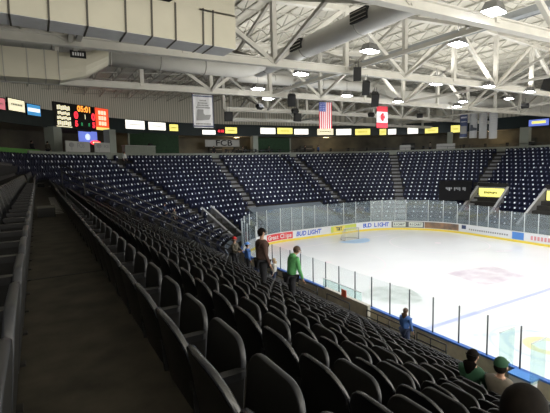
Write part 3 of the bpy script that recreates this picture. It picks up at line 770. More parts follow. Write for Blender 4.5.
# ------------------------------------------------------------------ lamps
LAMPS = [(13.49, 14.53, 13.2), (16.25, 12.01, 13.2), (13.83, 8.87, 13.2), (13.29, 19.89, 13.2), (13.22, 24.99, 13.2), (15.94, 28.52, 13.2), (23.3, 18.82, 13.2), (27.21, 25.85, 13.2), (27.69, 17.93, 13.2),
         (35.2, 20.95, 13.2), (33.11, 18.1, 13.2), (35.42, 26.14, 13.2), (32.88, 23.67, 13.2), (20.89, 25.0, 13.2)]
where = ['hanging left of the speaker stack', 'black-sided, hanging below the catwalk', 'nearest and largest, at the top right', 'bright, by the round duct', 'bright, left of the flags above the banner', 'small, behind the bright left pair', 'below the middle of the catwalk truss',
         'above the maple leaf flag', 'on the right-hand truss node', 'small, near the right edge', 'right of the truss node, near the right edge', 'small, leftmost of the right far pair', 'small, rightmost of the right far pair', 'above the striped flag']
def lamp(x, y, z, label, power, ang=118):
    root = tag(empty('high_bay_lamp', (x, y, z), rz=R(10)), label, 'lamp', 'high bay lamps over the ice')
    b = MB(); P = [(-.26, -.18, .26), (.26, -.18, .26), (.26, .18, .26), (-.26, .18, .26)]; Q = [(-.42, -.27, -.06), (.42, -.27, -.06), (.42, .27, -.06), (-.42, .27, -.06)]
    n0 = len(b.v); b.v += Q+P
    for q in ((4, 5, 6, 7), (0, 1, 5, 4), (1, 2, 6, 5), (2, 3, 7, 6), (3, 0, 4, 7)): b.face([n0+i for i in q])
    b.build('housing', M['fixture'], root)
    b = MB(); b.box((0, 0, -.045), (.74, .46, .10)); b.build('lens', M['lens'], root)
    b = MB(); b.tube([(0, 0, .26), (0, 0, .95)], .015, 5); b.build('hanger', M['cable'], root)
    l = bpy.data.lights.new('bay light', 'SPOT'); l.energy = power; l.spot_size = R(ang); l.spot_blend = .55; l.shadow_soft_size = .35; l.color = (.95, .975, 1.0)
    lo = bpy.data.objects.new('bay_light', l); col.objects.link(lo); lo.parent = root; lo.location = (0, 0, -.14)
    l = bpy.data.lights.new('bay uplight', 'SPOT'); l.energy = power*UPL; l.spot_size = R(165); l.spot_blend = .5; l.shadow_soft_size = .4; l.color = (1.0, .97, .90)  # added upward spot that brightens the ceiling
    lo = bpy.data.objects.new('bay_uplight', l); col.objects.link(lo); lo.parent = root; lo.location = (0, 0, .5); lo.rotation_euler = (pi, 0, 0)
UPL = .25  # share of lamp power given to the added ceiling fill
PW = 860
for (x, y, z), w in zip(LAMPS, where): lamp(x, y, z, 'white high bay lamp, '+w, PW)
for i, (x, y) in enumerate([(20.5, 5.5), (27, 10.2), (33.5, 5.5), (34, 11.5), (20, -1), (33, -1), (20, -8), (27, -5), (33, -8), (20, -15), (27, -12), (33, -15), (13.6, 2.5), (13.6, -4), (13.6, -11)]):
    lamp(x, y, 13.2, 'white high bay lamp over the middle of the rink, beyond the frame', PW)

# added fill lamps that brighten the far stands, in dark housings under the roof
for i, (x, y, tx, ty, p) in enumerate([(19, 29.5, 20, 47, 4200), (27.5, 29.5, 30, 48, 4200), (33, 28.5, 46, 40, 4200), (36, 20, 50, 24, 4000), (15, 28.3, 9, 42, 1800)]):
    root = tag(empty('flood_lamp', (x, y, 12.4)), ['dark louvred flood lamp, leftmost under the roof', 'dark louvred flood lamp above the striped flag', 'dark louvred flood lamp aimed at the far corner', 'dark louvred flood lamp aimed at the right stand', 'dark louvred flood lamp near the speaker stack'][i], 'lamp')
    d = Vector((tx-x, ty-y, 4-12.4)).normalized()
    b = MB(); b.bar(-d*.25, d*.05, .55, .32); b.build('housing', M['black'], root)
    b = MB(); b.bar(d*.05, d*.07, .5, .27); b.build('lens', M['fixture'], root)
    b = MB(); b.tube([(0, 0, .1), (0, 0, .7)], .02, 5); b.build('hanger', M['cable'], root)
    l = bpy.data.lights.new('flood light', 'SPOT'); l.energy = p; l.spot_size = R(64); l.spot_blend = .7; l.shadow_soft_size = .2; l.color = (.92, .96, 1)
    lo = bpy.data.objects.new('flood_light', l); col.objects.link(lo); lo.parent = root; lo.location = d*.15; lo.rotation_mode = 'QUATERNION'; lo.rotation_quaternion = d.to_track_quat('-Z', 'Y')

# ------------------------------------------------------------------ speakers
def speaker(x, y, z, s, rx, rz, label, hang=1.0):
    m = Matrix.Translation((x, y, z)) @ Matrix.Rotation(rz, 4, 'Z') @ Matrix.Rotation(rx, 4, 'X')
    root = tag(empty('speaker', mat=m), label, 'speaker')
    w, d, h = s
    b = MB(); b.prism([(-w/2, -d/2, -h/2), (w/2, -d/2, -h/2), (w*.36, d/2, -h/2), (-w*.36, d/2, -h/2)], (0, 0, h)); b.build('cabinet', M['black'], root)
    b = MB(); b.box((0, -d/2-.012, 0), (w*.9, .02, h*.92)); b.build('grille', M['blackg'], root)
    b = MB()
    for sx_ in (-.2, .2): b.tube([(sx_*w, 0, h/2), (sx_*w*.6, 0, h/2+hang)], .014, 5)
    b.build('suspension_wire', M['cable'], root)
speaker(15.40, 17.6, 12.88, (.42, .42, .72), R(12), R(-35), 'black speaker, topmost of the hanging stack of three', .4)
speaker(16.02, 17.6, 12.20, (.42, .42, .72), R(24), R(-35), 'black speaker, middle one of the hanging stack of three', .35)
speaker(16.70, 17.6, 11.62, (.42, .42, .72), R(34), R(-35), 'black speaker, lowest of the hanging stack of three', .35)
speaker(16.5, 26, 12.72, (.6, .5, .85), R(25), R(-30), 'tilted black speaker between the banner and the striped flag', .7)
speaker(15.35, 35, 12.45, (.75, .6, .85), R(8), R(-10), 'square black speaker just right of the left banner', .6)
speaker(22.82, 35, 12.62, (.7, .6, .8), R(8), R(-10), 'square black speaker left of the striped flag', .6)
speaker(33.4, 17.0, 13.55, (.9, .7, .9), R(15), R(30), 'black speaker cut by the right edge of the photo', .7)
speaker(32.0, 33, 12.0, (.8, .6, .9), R(10), R(-20), 'black speaker just right of the maple leaf flag', .8)

# ------------------------------------------------------------------ flags and banners
def hanger(root, w, h, up=.25):
    b = MB(); b.tube([(-w/2-.05, 0, h/2+.02), (w/2+.05, 0, h/2+.02)], .025, 6); b.build('top_bar', M['cable'], root)
    for s in (-1, 1):
        b = MB(); b.tube([(s*w*.42, 0, h/2+.02), (s*w*.42, 0, h/2+up)], .01, 4); b.build('hanging_wire', M['cable'], root)
def cloth(root, name, x0, x1, z0, z1, m, y=0.0, n=8):
    b = MB()
    for i in range(n+1):
        x = x0+(x1-x0)*i/n
        for z in (z0, z1): b.v.append((x, y+.02*sin(x*9), z))
    for i in range(n): b.face((2*i, 2*i+2, 2*i+3, 2*i+1), 0, True)
    return b.build(name, m, root)
w, h = 1.25, 2.12
root = tag(empty('striped_flag', (20.6, 27.35, 11.9)), 'red and white striped flag with blue star field hanging from truss', 'flag')
for i in range(13):
    cloth(root, 'stripe', -w/2+w*i/13, -w/2+w*(i+1)/13, -h/2, h/2 if i >= 7 else h/2-.75, M['red'] if i % 2 == 0 else M['white'], n=2)
cloth(root, 'star_field', -w/2, -w/2+w*7/13, h/2-.75, h/2, M['blue'], n=4)
b = MB()
for i in range(4):
    for j in range(5):
        cx_, cz_ = -w/2+.09+.15*i, h/2-.08-.14*j
        n0 = len(b.v)
        for kk in range(10):
            rr = .045 if kk % 2 == 0 else .018; b.v.append((cx_+rr*sin(kk*pi/5), -.035, cz_+rr*cos(kk*pi/5)))
        b.face([n0+kk for kk in range(10)][::-1])
b.build('stars', M['white'], root); hanger(root, w, h)
w, h = 1.3, 1.88
root = tag(empty('maple_leaf_flag', (26.85, 27.35, 11.98)), 'red and white maple leaf flag hung vertically from truss', 'flag')
cloth(root, 'red_band', -w/2, w/2, h/4, h/2, M['red']); cloth(root, 'white_field', -w/2, w/2, -h/4, h/4, M['white']); cloth(root, 'red_band', -w/2, w/2, -h/2, -h/4, M['red'])
leaf = [(0, 1), (.18, .62), (.42, .74), (.32, .25), (.58, .48), (.66, .36), (.95, .30), (.82, .02), (.92, -.08), (.48, -.42), (.52, -.56), (.06, -.48), (.06, -.95)]
leaf = leaf+[(-x, y) for x, y in leaf[::-1]][:-1]
b = MB(); n0 = len(b.v); b.v += [(y*.40, -.045, -x*.40) for x, y in leaf]; b.face(list(range(len(leaf)))); b.build('maple_leaf', M['red'], root); hanger(root, w, h)
w, h = 1.5, 2.22
root = tag(empty('championship_banner', (10.15, 27.35, 11.81)), 'white banner with blue edges and a grey state map silhouette', 'banner')
cloth(root, 'cloth', -w/2, w/2, -h/2, h/2, M['white'])
for (z0, z1) in ((h/2-.14, h/2-.06), (-h/2+.06, -h/2+.14)): cloth(root, 'border_band', -w/2, w/2, z0, z1, M['navy_print'], -.025)
for (x0, x1) in ((-w/2, -w/2+.05), (w/2-.05, w/2)): cloth(root, 'border_band', x0, x1, -h/2, h/2, M['navy_print'], -.025, 1)
for i, (zz, ww) in enumerate(((.72, .5), (.55, .75), (.40, .8), (.25, 1.0))):
    b = MB(); nn = int(ww/.1)
    for j in range(nn): b.box((-ww/2+.1*j+.05, -.03, zz), (.07, .01, .09))
    b.build('lettering', M['grey_print'], root)
b = MB(); n0 = len(b.v); b.v += [(x, -.035, z) for x, z in ((-.42, .05), (-.38, .12), (.02, .12), (.02, -.15), (.12, -.25), (.55, -.22), (.5, -.38), (.42, -.55), (-.15, -.62), (-.5, -.62), (-.45, -.35))]; b.face(list(range(n0, n0+11))); b.build('map_silhouette', M['grey_print'], root)
b = MB()
for j in range(10): b.box((-.5+.11*j, -.03, -.85), (.08, .01, .08))
b.build('lettering', M['grey_print'], root); hanger(root, w, h, .18)
for i, (y, m_, lab) in enumerate(((31.5, 'navy_print', 'leftmost hanging banner, navy with pale lettering'), (30.25, 'greycloth', 'second hanging banner from left, grey with a dark silhouette'), (29.05, 'greycloth', 'third hanging banner from left, plain pale grey'), (27.85, 'greycloth', 'rightmost hanging banner, plain pale grey'))):
    f = wallframe(44.0, y, 12.0-.1*i, 20); root = tag(empty('hanging_banner', mat=f), lab, 'banner', 'banners at the right end')
    w, h = .84, 2.85; cloth(root, 'cloth', -w/2, w/2, -h/2, h/2, M[m_])
    for (z0, z1) in ((h/2-.08, h/2), (-h/2, -h/2+.08)): cloth(root, 'border_band', -w/2, w/2, z0, z1, M['signgrey'], -.02)
    if i == 0:
        b = MB()
        for j in range(5): b.box((-.26+.13*j, -.04, .95), (.09, .01, .18)); b.box((-.26+.13*j, -.04, .45), (.09, .01, .08))
        b.build('lettering', M['white'], root)
        b = MB(); b.box((0, -.04, -.5), (.7, .01, .9)); b.build('emblem', M['grey_print'], root)
    elif i == 1:
        b = MB(); b.prism([(-.35, -.04, -.6), (.4, -.04, -.55), (.38, -.04, -.3), (.0, -.04, -.2), (-.05, -.04, .1), (-.3, -.04, .1)], (0, -.01, 0)); b.build('emblem', M['dark_print'], root)
    else:
        b = MB()
        for j in range(4): b.box((0, -.03, 1.1-.25*j), (.5, .01, .07))
        b.build('lettering', M['signgrey'], root)
    hanger(root, w, h, .45)

# ------------------------------------------------------------------ fascia signs and scoreboard
SG = [('pink', -2.35, 41.81, 13.05, 0.89, 0.92, 149.7), ('cream', -1.31, 43.44, 13.72, 2.05, 1.0, 145.8), ('blue', -0.01, 45.22, 13.57, 1.69, 0.98, 141.4),
      ('white', 10.83, 53.53, 13.23, 2.73, 1.05, 113.6), ('white', 13.82, 54.64, 13.21, 2.49, .98, 107.2), ('yellow', 16.20, 55.27, 13.12, 1.26, 0.86, 102.3), ('white', 21.43, 55.91, 12.64, 1.98, 0.62, 91.7),
      ('yellow', 24.88, 55.92, 12.97, 1.83, 0.87, 90.0), ('white', 31.02, 55.92, 13.00, 2.62, 0.91, 90.0), ('yellow', 34.00, 55.78, 13.04, 2.61, 0.93, 84.3), ('white', 36.81, 55.36, 12.94, 2.40, 0.86, 78.6),
      ('cream', 40.74, 54.26, 12.89, 2.69, 0.96, 70.4), ('white', 43.58, 53.07, 12.84, 2.48, 0.96, 64.2), ('yellow', 46.30, 51.57, 12.78, 2.42, 0.96, 57.9), ('yellow', 48.94, 49.70, 12.68, 1.03, 0.96, 51.4), ('white', 50.05, 48.76, 12.67, 1.25, 0.88, 48.5),
      ('white', 52.31, 46.52, 12.72, 1.59, 0.99, 42.1), ('green', 54.08, 44.36, 12.62, 1.91, 0.85, 36.5), ('yellow', 55.97, 41.45, 12.65, 1.28, 1.06, 29.5), ('bluegreen', 59.42, 31.09, 12.75, 2.44, 0.87, 7.4)]
SL = ['pink lit sign cut by the left edge', 'cream lit sign at far left, beside the blue one', 'blue and white lit sign left of the scoreboard', 'plain white lit sign just right of the scoreboard', 'plain white lit sign, second right of the scoreboard', 'small yellow lit sign left of the white banner',
      'low white lit sign under the white banner', 'yellow-green lit sign right of the red digits', 'white lit sign, left of three before the striped flag', 'yellow lit sign, middle of three before the striped flag', 'white lit sign, right of three before the striped flag', 'cream lit sign below the striped flag',
      'white lit sign right of the striped flag', 'yellow and white lit sign left of the maple leaf flag', 'small yellow lit sign under the maple leaf flag', 'narrow white lit sign right of the maple leaf flag', 'white lit sign, two right of the maple leaf flag', 'green and yellow lit sign in the far right corner', 'small yellow lit sign left of the hanging banners', 'blue and green lit sign at the right edge']
for (c, x, y, z, w, h, n), lab in zip(SG, SL):
    n_ = R(n); f = wallframe(x-.1*cos(n_), y-.1*sin(n_), z if c != 'pink' else 13.6, n); root = tag(empty('fascia_sign', mat=f), lab, 'sign', 'lit signs along the fascia')
    b = MB(); b.box((0, .0, 0), (w+.12, .1, h+.12)); b.build('frame', M['black'], root)
    m_ = {'white': 'e_white', 'yellow': 'e_yellow', 'cream': 'e_cream', 'blue': 'e_blue', 'pink': 'e_pink', 'green': 'e_yellow', 'bluegreen': 'e_screen'}[c]
    b = MB(); b.box((0, -.055, 0), (w, .02, h)); b.build('panel', M[m_], root)
    b = MB()
    if c == 'blue': b.box((0, -.07, .0), (w*.9, .01, h*.32)); mm = 'e_white'
    elif c == 'bluegreen': b.box((0, -.07, .05), (w*.7, .01, h*.4)); mm = 'e_yellow'
    elif c == 'cream': 
        for j in range(7): b.box((-w*.3+w*.1*j, -.07, .05), (w*.07, .01, h*.16))
        mm = 'grey_print'
    elif c in ('yellow', 'green'):
        for j in range(6): b.box((-w*.25+w*.1*j, -.07, 0), (w*.07, .01, h*.2))
        mm = 'adyellow'
    else: 
        for j in range(6): b.box((-w*.25+w*.1*j, -.07, 0), (w*.06, .01, h*.12))
        mm = 'signgrey'
    b.build('lettering', M[mm], root)
x, y, z, n = 23.27, 55.85, 12.83, 90.0
root = tag(empty('digit_display', mat=wallframe(x, y, z, n)), 'small red digit display under the right side of the banner', 'display')
b = MB(); b.box((0, 0, 0), (1.3, .1, .85)); b.build('frame', M['black'], root); text('digits', '4:10', .55, root, (0, -.07, 0), M['e_red'], bold=.02)

f = wallframe(4.72, 49.5, 13.5, 128.5); root = tag(empty('scoreboard', mat=f), 'black electronic scoreboard with lit advert panels at each side', 'scoreboard')
W_, H_ = 7.3, 2.55
b = MB(); b.box((0, .15, 0), (W_, .3, H_)); b.build('cabinet', M['black'], root)
b = MB()
for r_, (zz, ww, hh) in enumerate(((.75, 1.6, .42), (.2, 1.5, .3), (-.28, 1.7, .3), (-.8, 1.7, .42))):
    nn = 7
    for j in range(nn): b.box((-2.55-ww/2+ww*(j+.5)/nn, -.03, zz+.05*sin(j*2.1)), (ww/nn*.72, .03, hh))
b.build('advert_lettering', M['e_cream'], root)
b = MB(); b.box((-2.55, -.02, -1.15), (1.9, .02, .1)); b.build('panel_edge', M['e_cream'], root)
b = MB(); b.box((2.65, -.02, .05), (1.95, .05, 2.4)); rp = b.build('advert_panel', M['e_redpanel'], root)
b = MB()
for zz in (.75, .15, -.45):
    for j in range(3): b.box((2.25+.4*j, -.06, zz), (.3, .02, .42))
b.build('lettering', M['e_cream'], rp)
b = MB(); b.box((2.65, -.06, -1.05), (1.9, .02, .28)); b.build('lettering', M['e_yellow'], rp)
text('clock_digits', '05:01', .85, root, (.15, -.03, .85), M['e_orange'], bold=.03)
for x_ in (-1.0, 1.35): text('score_digits', '0', 1.0, root, (x_, -.03, .12), M['e_red'], bold=.05); text('score_digits', '5', .8, root, (x_, -.03, -.75), M['e_red'], bold=.04)
text('period_digit', '1', .7, root, (.2, -.03, .05), M['e_cream'], bold=.01)
for x_ in (-.3, .7): text('shot_digits', '8', .5, root, (x_, -.03, -.75), M['e_green'])
b = MB(); b.box((.0, .12, -1.42), (2.0, .1, .14)); b.build('bracket', M['black'], root)
f = wallframe(5.1, 50.1, 11.45, 127.5); root = tag(empty('video_screen', mat=f), 'blue glowing screen below the scoreboard', 'screen')
b = MB(); b.box((0, 0, 0), (2.5, .1, 1.25)); b.build('panel', M['e_screen'], root)
b = MB(); b.ball((-.1, -.07, 0), .35, sq=(1, .05, 1)); b.build('bright_patch', M['e_screen2'], root)
f = wallframe(5.9, 50.55, 10.85, 126); root = tag(empty('red_neon_sign', mat=f), 'small red oval lit sign under the blue screen', 'sign')
b = MB(); b.ball((0, 0, 0), .75, n=20, sq=(1, .08, .36)); b.build('oval_panel', M['e_red'], root)
b = MB(); b.box((0, -.08, 0), (.9, .02, .16)); b.build('lettering', M['e_warm'], root)

# ------------------------------------------------------------------ concourse furniture
def simple(name, f, parts, label, cat, group=None):
    root = tag(empty(name, mat=f), label, cat, group)
    for nm, m_, boxes in parts:
        b = MB()
        for c, d in boxes: b.box(c, d)
        b.build(nm, M[m_], root)
    return root
for (x, y, n, w, lab) in ((3.65, 45.44, 135.9, 3.4, 'pale board with tree emblem on the left rim, left one'), (6.33, 47.85, 127.9, 2.5, 'pale board on the left rim, right of the tree emblem board')):
    f = wallframe(x, y, 10.2, n); root = simple('rim_sign', f, [('panel', 'signgrey', [((0, 0, 0), (w, .08, 1.05))]), ('foot', 'black', [((-w*.4, 0, -.85), (.08, .08, .7)), ((w*.4, 0, -.85), (.08, .08, .7))])], lab, 'sign')
    text('lettering', 'FCB', .62 if w > 3 else .4, root, (.35, -.05, 0.1), M['grey_print'], bold=.01)
    b = MB(); b.ball((-w*.27, -.05, .15), .3, sq=(1.2, .05, .8)); b.box((-w*.27, -.05, -.2), (.07, .02, .4)); b.build('tree_emblem', M['grey_print'], root)
simple('service_counter', wallframe(10.48, 50.49, 9.0, 117.1), [('counter_body', 'rim', [((.4, .3, .75), (4.4, .6, 1.5))]), ('counter_top', 'signgrey', [((.4, .3, 1.53), (4.5, .7, .06))]), ('terminal', 'black', [((2.0, .2, 1.7), (.5, .3, .28))])], 'long pale green counter on the rim below the white lit signs', 'counter')
simple('concourse_column', wallframe(7.35, 48.7, 9.0, 123.9), [('shaft', 'column', [((0, .3, 1.6), (.9, .9, 3.2))]), ('base', 'rim', [((0, .3, .15), (1.1, 1.1, .3))])], 'pale green square column left of the long counter', 'column')
for x, y, n, w, lab in ((28.48, 55.0, 90, .85, 'grey column left of the three lit signs on the end concourse'), (58.3, 32.4, 10.5, 1.1, 'grey column at the right end below the teal fascia'), (55.0, 41.7, 31, .75, 'grey column behind the hanging banners'), (1.95, 46.5, 136.6, 1.1, 'grey column below the blue lit sign')):
    simple('concourse_column', wallframe(x, y, 9.0, n), [('shaft', 'column', [((0, .5, 1.6), (w, w, 3.2))]), ('base', 'rim', [((0, .5, .12), (w+.2, w+.2, .24))])], lab, 'column')
b = empty('turf_mat'); 
for (s0, s1, lab) in ((2.7, 4.7, 'green turf strip on the rim at far left'), (41.7, 43.9, 'green turf strip on the rim at far right')):
    if s0 < 10: b_ = MB(); sweep(b_, [(17.3, 9.0), (17.3, 9.75), (19.0, 9.8), (19.0, 9.0)], s0=s0, s1=s1)
    else: b_ = MB(); sweep(b_, [(17.3, 9.0), (17.3, 9.5), (19.0, 9.55), (19.0, 9.0)], s0=s0-6.5, s1=s1-6.5)
    tag(b_.build('turf_strip', M['greenmat']), lab, 'turf')
bpy.data.objects.remove(b)
# green wall panel
simple('green_wall_panel', wallframe(13.5, 54.5, 9.0, 108), [('panel', 'greenw', [((0, 0, 1.7), (7.2, .1, 3.2))]), ('post', 'column', [((-3.7, 0, 1.7), (.2, .2, 3.3))])], 'dark green partition behind the long counter', 'partition')
simple('green_wall_panel', wallframe(32, 56.0, 9.0, 90), [('panel', 'greenw', [((0, 0, 1.6), (6.0, .1, 2.8))]), ('post', 'column', [((3.1, 0, 1.6), (.2, .2, 3.0))])], 'dark green partition below the three lit signs', 'partition')
f = wallframe(24.2, 57.5, 11.2, 90); root = simple('wall_lettering_board', f, [('panel', 'signgrey', [((0, 0, 0), (5.5, .08, 1.0))]), ('frame', 'rimdark', [((0, .03, -.53), (5.6, .1, .06))])], 'pale board with large black letters on the end concourse', 'sign')
text('lettering', 'FCB', 1.2, root, (.2, -.06, 0), M['black'], bold=.02, sx=1.3)
# tables with seated silhouettes of equipment along the end concourse
for i in range(7):
    s = 15.5+2.7*i; x, y, n = path(s, 18.6)
    simple('bar_table', wallframe(x, y, 9.0, n), [('table_top', 'rimdark', [((0, 0, 1.12), (1.5, .6, .05))]), ('leg', 'black', [((-.6, 0, .55), (.06, .06, 1.1)), ]), ('leg', 'black', [((.6, 0, .55), (.06, .06, 1.1))])], 'dark high table on the end concourse, %s from the left' % ordw(i+1), 'table', 'tables on the end concourse')
for i in range(28):
    s = 14.2+.92*i; x, y, n = path(s, 18.0)
    simple('bar_stool', wallframe(x, y, 9.0, n+(i*37) % 40), [('seat', 'black', [((0, 0, .78), (.38, .38, .06)), ]), ('backrest', 'black', [((0, -.18, 1.0), (.36, .04, .36))]), ('leg', 'black', [((0, 0, .39), (.07, .07, .78))]), ('foot', 'black', [((0, 0, .02), (.4, .4, .04))])], 'black bar stool behind the rim railing, %s from the left' % ordw(i+1), 'stool', 'bar stools along the end rim')
for (s, w_, lab) in ((29.0, 1.6, 'small pale board on the rim right of the maple leaf flag'), (30.9, 2.6, 'wider pale board on the rim right of the maple leaf flag')):
    x, y, n = path(s, 17.65); simple('rim_board', wallframe(x, y, 10.0, n), [('panel', 'signgrey', [((0, 0, 0), (w_, .06, .8))]), ('foot', 'black', [((-w_*.4, .02, -.7), (.06, .06, .6)), ]), ('foot', 'black', [((w_*.4, .02, -.7), (.06, .06, .6))])], lab, 'sign')
for i in range(5):
    s = 16+4.4*i; x, y, n = path(s, 26.3)
    simple('bar_cabinet', wallframe(x, y, 9.0, n), [('carcass', 'rimdark', [((0, 0, 1.0), (2.2, .5, 2.0))]), ('shelf', 'signgrey', [((0, -.27, 1.45), (2.0, .04, .05))]), ('door', 'black', [((-.5, -.27, .6), (.95, .04, 1.0))]), ('door', 'black', [((.5, -.27, .6), (.95, .04, 1.0))])], 'dark back bar cabinet on the end concourse, %s from the left' % ordw(i+1), 'cabinet', 'back bar cabinets')
for i in range(6):
    s = 11.5+7*i; x, y, n = path(s, 23.5)
    root = simple('concourse_lamp', wallframe(x, y, 12.2, n), [('housing', 'fixture', [((0, 0, .08), (1.0, .4, .12))]), ('lens', 'e_warm', [((0, 0, 0), (.9, .3, .05))])], 'warm ceiling lamp under the concourse soffit, %s from the left' % ordw(i+1), 'lamp', 'concourse ceiling lamps')
    l = bpy.data.lights.new('concourse light', 'POINT'); l.energy = 140; l.color = (1, .78, .5); l.shadow_soft_size = .3
    lo = bpy.data.objects.new('concourse_light', l); col.objects.link(lo); lo.parent = root; lo.location = (0, 0, -.3)
# rim guard rails
def rimrail(s0, s1, lab):
    st = stations(s0, s1, 1.5); root = tag(empty('rim_railing', (*path(s0, 17.3)[:2], 9.0)), lab, 'railing'); p0 = Vector(root.location)
    for zz in (.95, .6):
        b = MB(); b.tube([Vector((*path(s, 17.3)[:2], 9.0+zz))-p0 for s in st], .025, 5); b.build('rail', M['post'], root)
    n = int((s1-s0)/1.0)
    for i in range(n+1):
        s = s0+(s1-s0)*i/n; b = MB(); x, y, _ = path(s, 17.3); b.tube([Vector((x, y, 9.0))-p0, Vector((x, y, 9.98))-p0], .025, 5); b.build('post', M['post'], root)
rimrail(13.6, 24.5, 'thin metal railing on the end rim above the seats'); rimrail(25, 36, 'thin metal railing on the rim round the far right corner'); 

exec_people = True
# PEOPLE
# ------------------------------------------------------------------ people
def skin_mesh(name, verts, edges, radii, m, sub=1):
    me = bpy.data.meshes.new(name); me.from_pydata([tuple(v) for v in verts], edges, [])
    o = bpy.data.objects.new(name, me); col.objects.link(o)
    md = o.modifiers.new('s', 'SKIN'); md.use_smooth_shade = True
    for i, r in enumerate(radii):
        sv = me.skin_vertices[0].data[i]; sv.radius = r if isinstance(r, tuple) else (r, r); sv.use_root = (i == 0)
    if sub: o.modifiers.new('u', 'SUBSURF').levels = sub; o.modifiers['u'].render_levels = sub
    dg = bpy.context.evaluated_depsgraph_get(); dg.update()
    out = bpy.data.meshes.new_from_object(o.evaluated_get(dg)); bpy.data.objects.remove(o); bpy.data.meshes.remove(me)
    out.materials.clear(); out.materials.append(m); out.name = name
    for p in out.polygons: p.use_smooth = True
    return out
def person(x, y, z, face, H, label, shirt, legs, hair, hairstyle='short', pose='stand', bend=0.0, head_pitch=0.0, arms='down', cap=None, group=None, hood=False, stripes=None):
    """figure faces +x locally; joints scaled to height H"""
    root = tag(empty('person', (x, y, z), rz=face), label, 'person', group)
    k = H/1.75; V = lambda a, b, c: Vector((a*k, b*k, c*k))
    hz = .95 if pose == 'stand' else .50
    pel = V(0, 0, hz)
    cb, sb = cos(bend), sin(bend)
    def up(d, side=0, fwd=0):                 # point d above the pelvis along the bent spine
        return pel+V(d*sb+fwd*cb, side, d*cb-fwd*sb)
    chest, neck0, neck1 = up(.30), up(.50), up(.56)
    hp = bend+head_pitch
    hc = neck1+V(.12*sin(hp)+.02, 0, .12*cos(hp)); ht = neck1+V(.19*sin(hp)+.02, 0, .19*cos(hp))
    J = {}
    for s, nm in ((1, 'l'), (-1, 'r')):
        J['sh'+nm] = up(.46, .18*s)
        if arms == 'down': J['el'+nm] = J['sh'+nm]+V(.02+.1*sb, .05*s, -.29); J['wr'+nm] = J['el'+nm]+V(.10, -.01*s, -.24)
        elif arms == 'front': J['el'+nm] = J['sh'+nm]+V(.10, .05*s, -.26); J['wr'+nm] = J['el'+nm]+V(.22, -.08*s, -.04)
        else: J['el'+nm] = J['sh'+nm]+V(.05, .06*s, -.27); J['wr'+nm] = J['el'+nm]+V(.20, -.06*s, -.10)
        J['hip'+nm] = pel+V(0, .09*s, -.04)
        if pose == 'stand': J['kn'+nm] = V(.03+.03*s, .10*s, .50); J['an'+nm] = V(-.02+.04*s, .11*s, .08); J['to'+nm] = J['an'+nm]+V(.17, .02*s, -.045)
        else: J['kn'+nm] = pel+V(.42, .11*s, -.01); J['an'+nm] = V(.40, .11*s, .08); J['to'+nm] = J['an'+nm]+V(.17, .02*s, -.045)
    def body(nm, rs, m, with_head=True, with_legs=True, cut_wr=1.0, arms_on=True, torso=True):
        v = [pel]; r = [(.135*k*rs, .105*k*rs)]; e = []
        def add(p, rad, par): v.append(p); r.append((rad[0]*k*rs, rad[1]*k*rs) if isinstance(rad, tuple) else rad*k*rs); e.append((par, len(v)-1)); return len(v)-1
        if torso:
            a_ = add(up(.16), (.125, .095), 0); b_ = add(chest, (.15, .105), a_); c_ = add(up(.44), (.125, .09), b_)
            if not with_head: add(up(.515), (.068, .062), c_)
            if with_head:
                n_ = add(neck0+V(0, 0, .02), .056, c_); n2 = add(neck1, .052, n_); h1 = add(hc, (.078, .094), n2); add(ht, (.06, .075), h1)
            if arms_on:
                for s in 'lr':
                    q = add(J['sh'+s], .058, c_); q = add(J['sh'+s].lerp(J['el'+s], .5), .05, q); q = add(J['el'+s], .041, q); q = add(J['el'+s].lerp(J['wr'+s], .5*cut_wr), .037, q); q = add(J['el'+s].lerp(J['wr'+s], cut_wr), .028, q)
                    if with_head:
                        add(J['wr'+s]+(J['wr'+s]-J['el'+s]).normalized()*.05*k, (.036, .02), q)
        if with_legs:
            for s in 'lr':
                q = add(J['hip'+s], .088, 0); q = add(J['hip'+s].lerp(J['kn'+s], .5), .075, q); q = add(J['kn'+s], .056, q); q = add(J['kn'+s].lerp(J['an'+s], .4), .052, q); q = add(J['an'+s], .036, q)
                if with_head: add(J['to'+s], .033, q)
        return skin_mesh(nm, v, e, r, m)
    me = body('body', .93, M['skin'])
    bo = link('body', me, root)
    # fingers, ears, nose joined into the body mesh
    b = MB()
    for s in 'lr':
        d = (J['wr'+s]-J['el'+s]).normalized(); base = J['wr'+s]+d*.075*k; sd = 1 if s == 'l' else -1
        side = Vector((0, 1, 0)); fl = d.cross(side).normalized(); w_ = d.cross(fl).normalized()
        for i, ln in enumerate((.062, .072, .068, .052)):
            p = base+w_*(.024-.016*i)*k; curl = fl*.02*k*(-1 if fl.x > 0 else 1)
            b.tube([p-d*.02*k, p+d*ln*.5*k, p+d*ln*k-curl], [.009*k, .0085*k, .006*k], 5)
        p = J['wr'+s]+d*.035*k+w_*.03*k; b.tube([p, p+d*.03*k+w_*.018*k, p+d*.06*k+w_*.02*k], [.012*k, .011*k, .007*k], 5)
    fwd = Vector((cos(hp*.6), 0, -sin(hp*.6)))
    b.tube([hc+fwd*.085*k+V(0, 0, .02), hc+fwd*.118*k+V(0, 0, -.015), hc+fwd*.09*k+V(0, 0, -.022)], [.008*k, .016*k, .01*k], 6)
    for s in (-1, 1): b.ball(hc+V(0, .082*s, 0), .028*k, 6, 4, sq=(.6, .35, 1))
    fm = b.mesh('tmp', M['skin'])
    bm = bmesh.new(); bm.from_mesh(me); bm.from_mesh(fm)
    bm.to_mesh(me); bm.free(); bpy.data.meshes.remove(fm)
    me.materials.append(shirt); me.materials.append(legs)
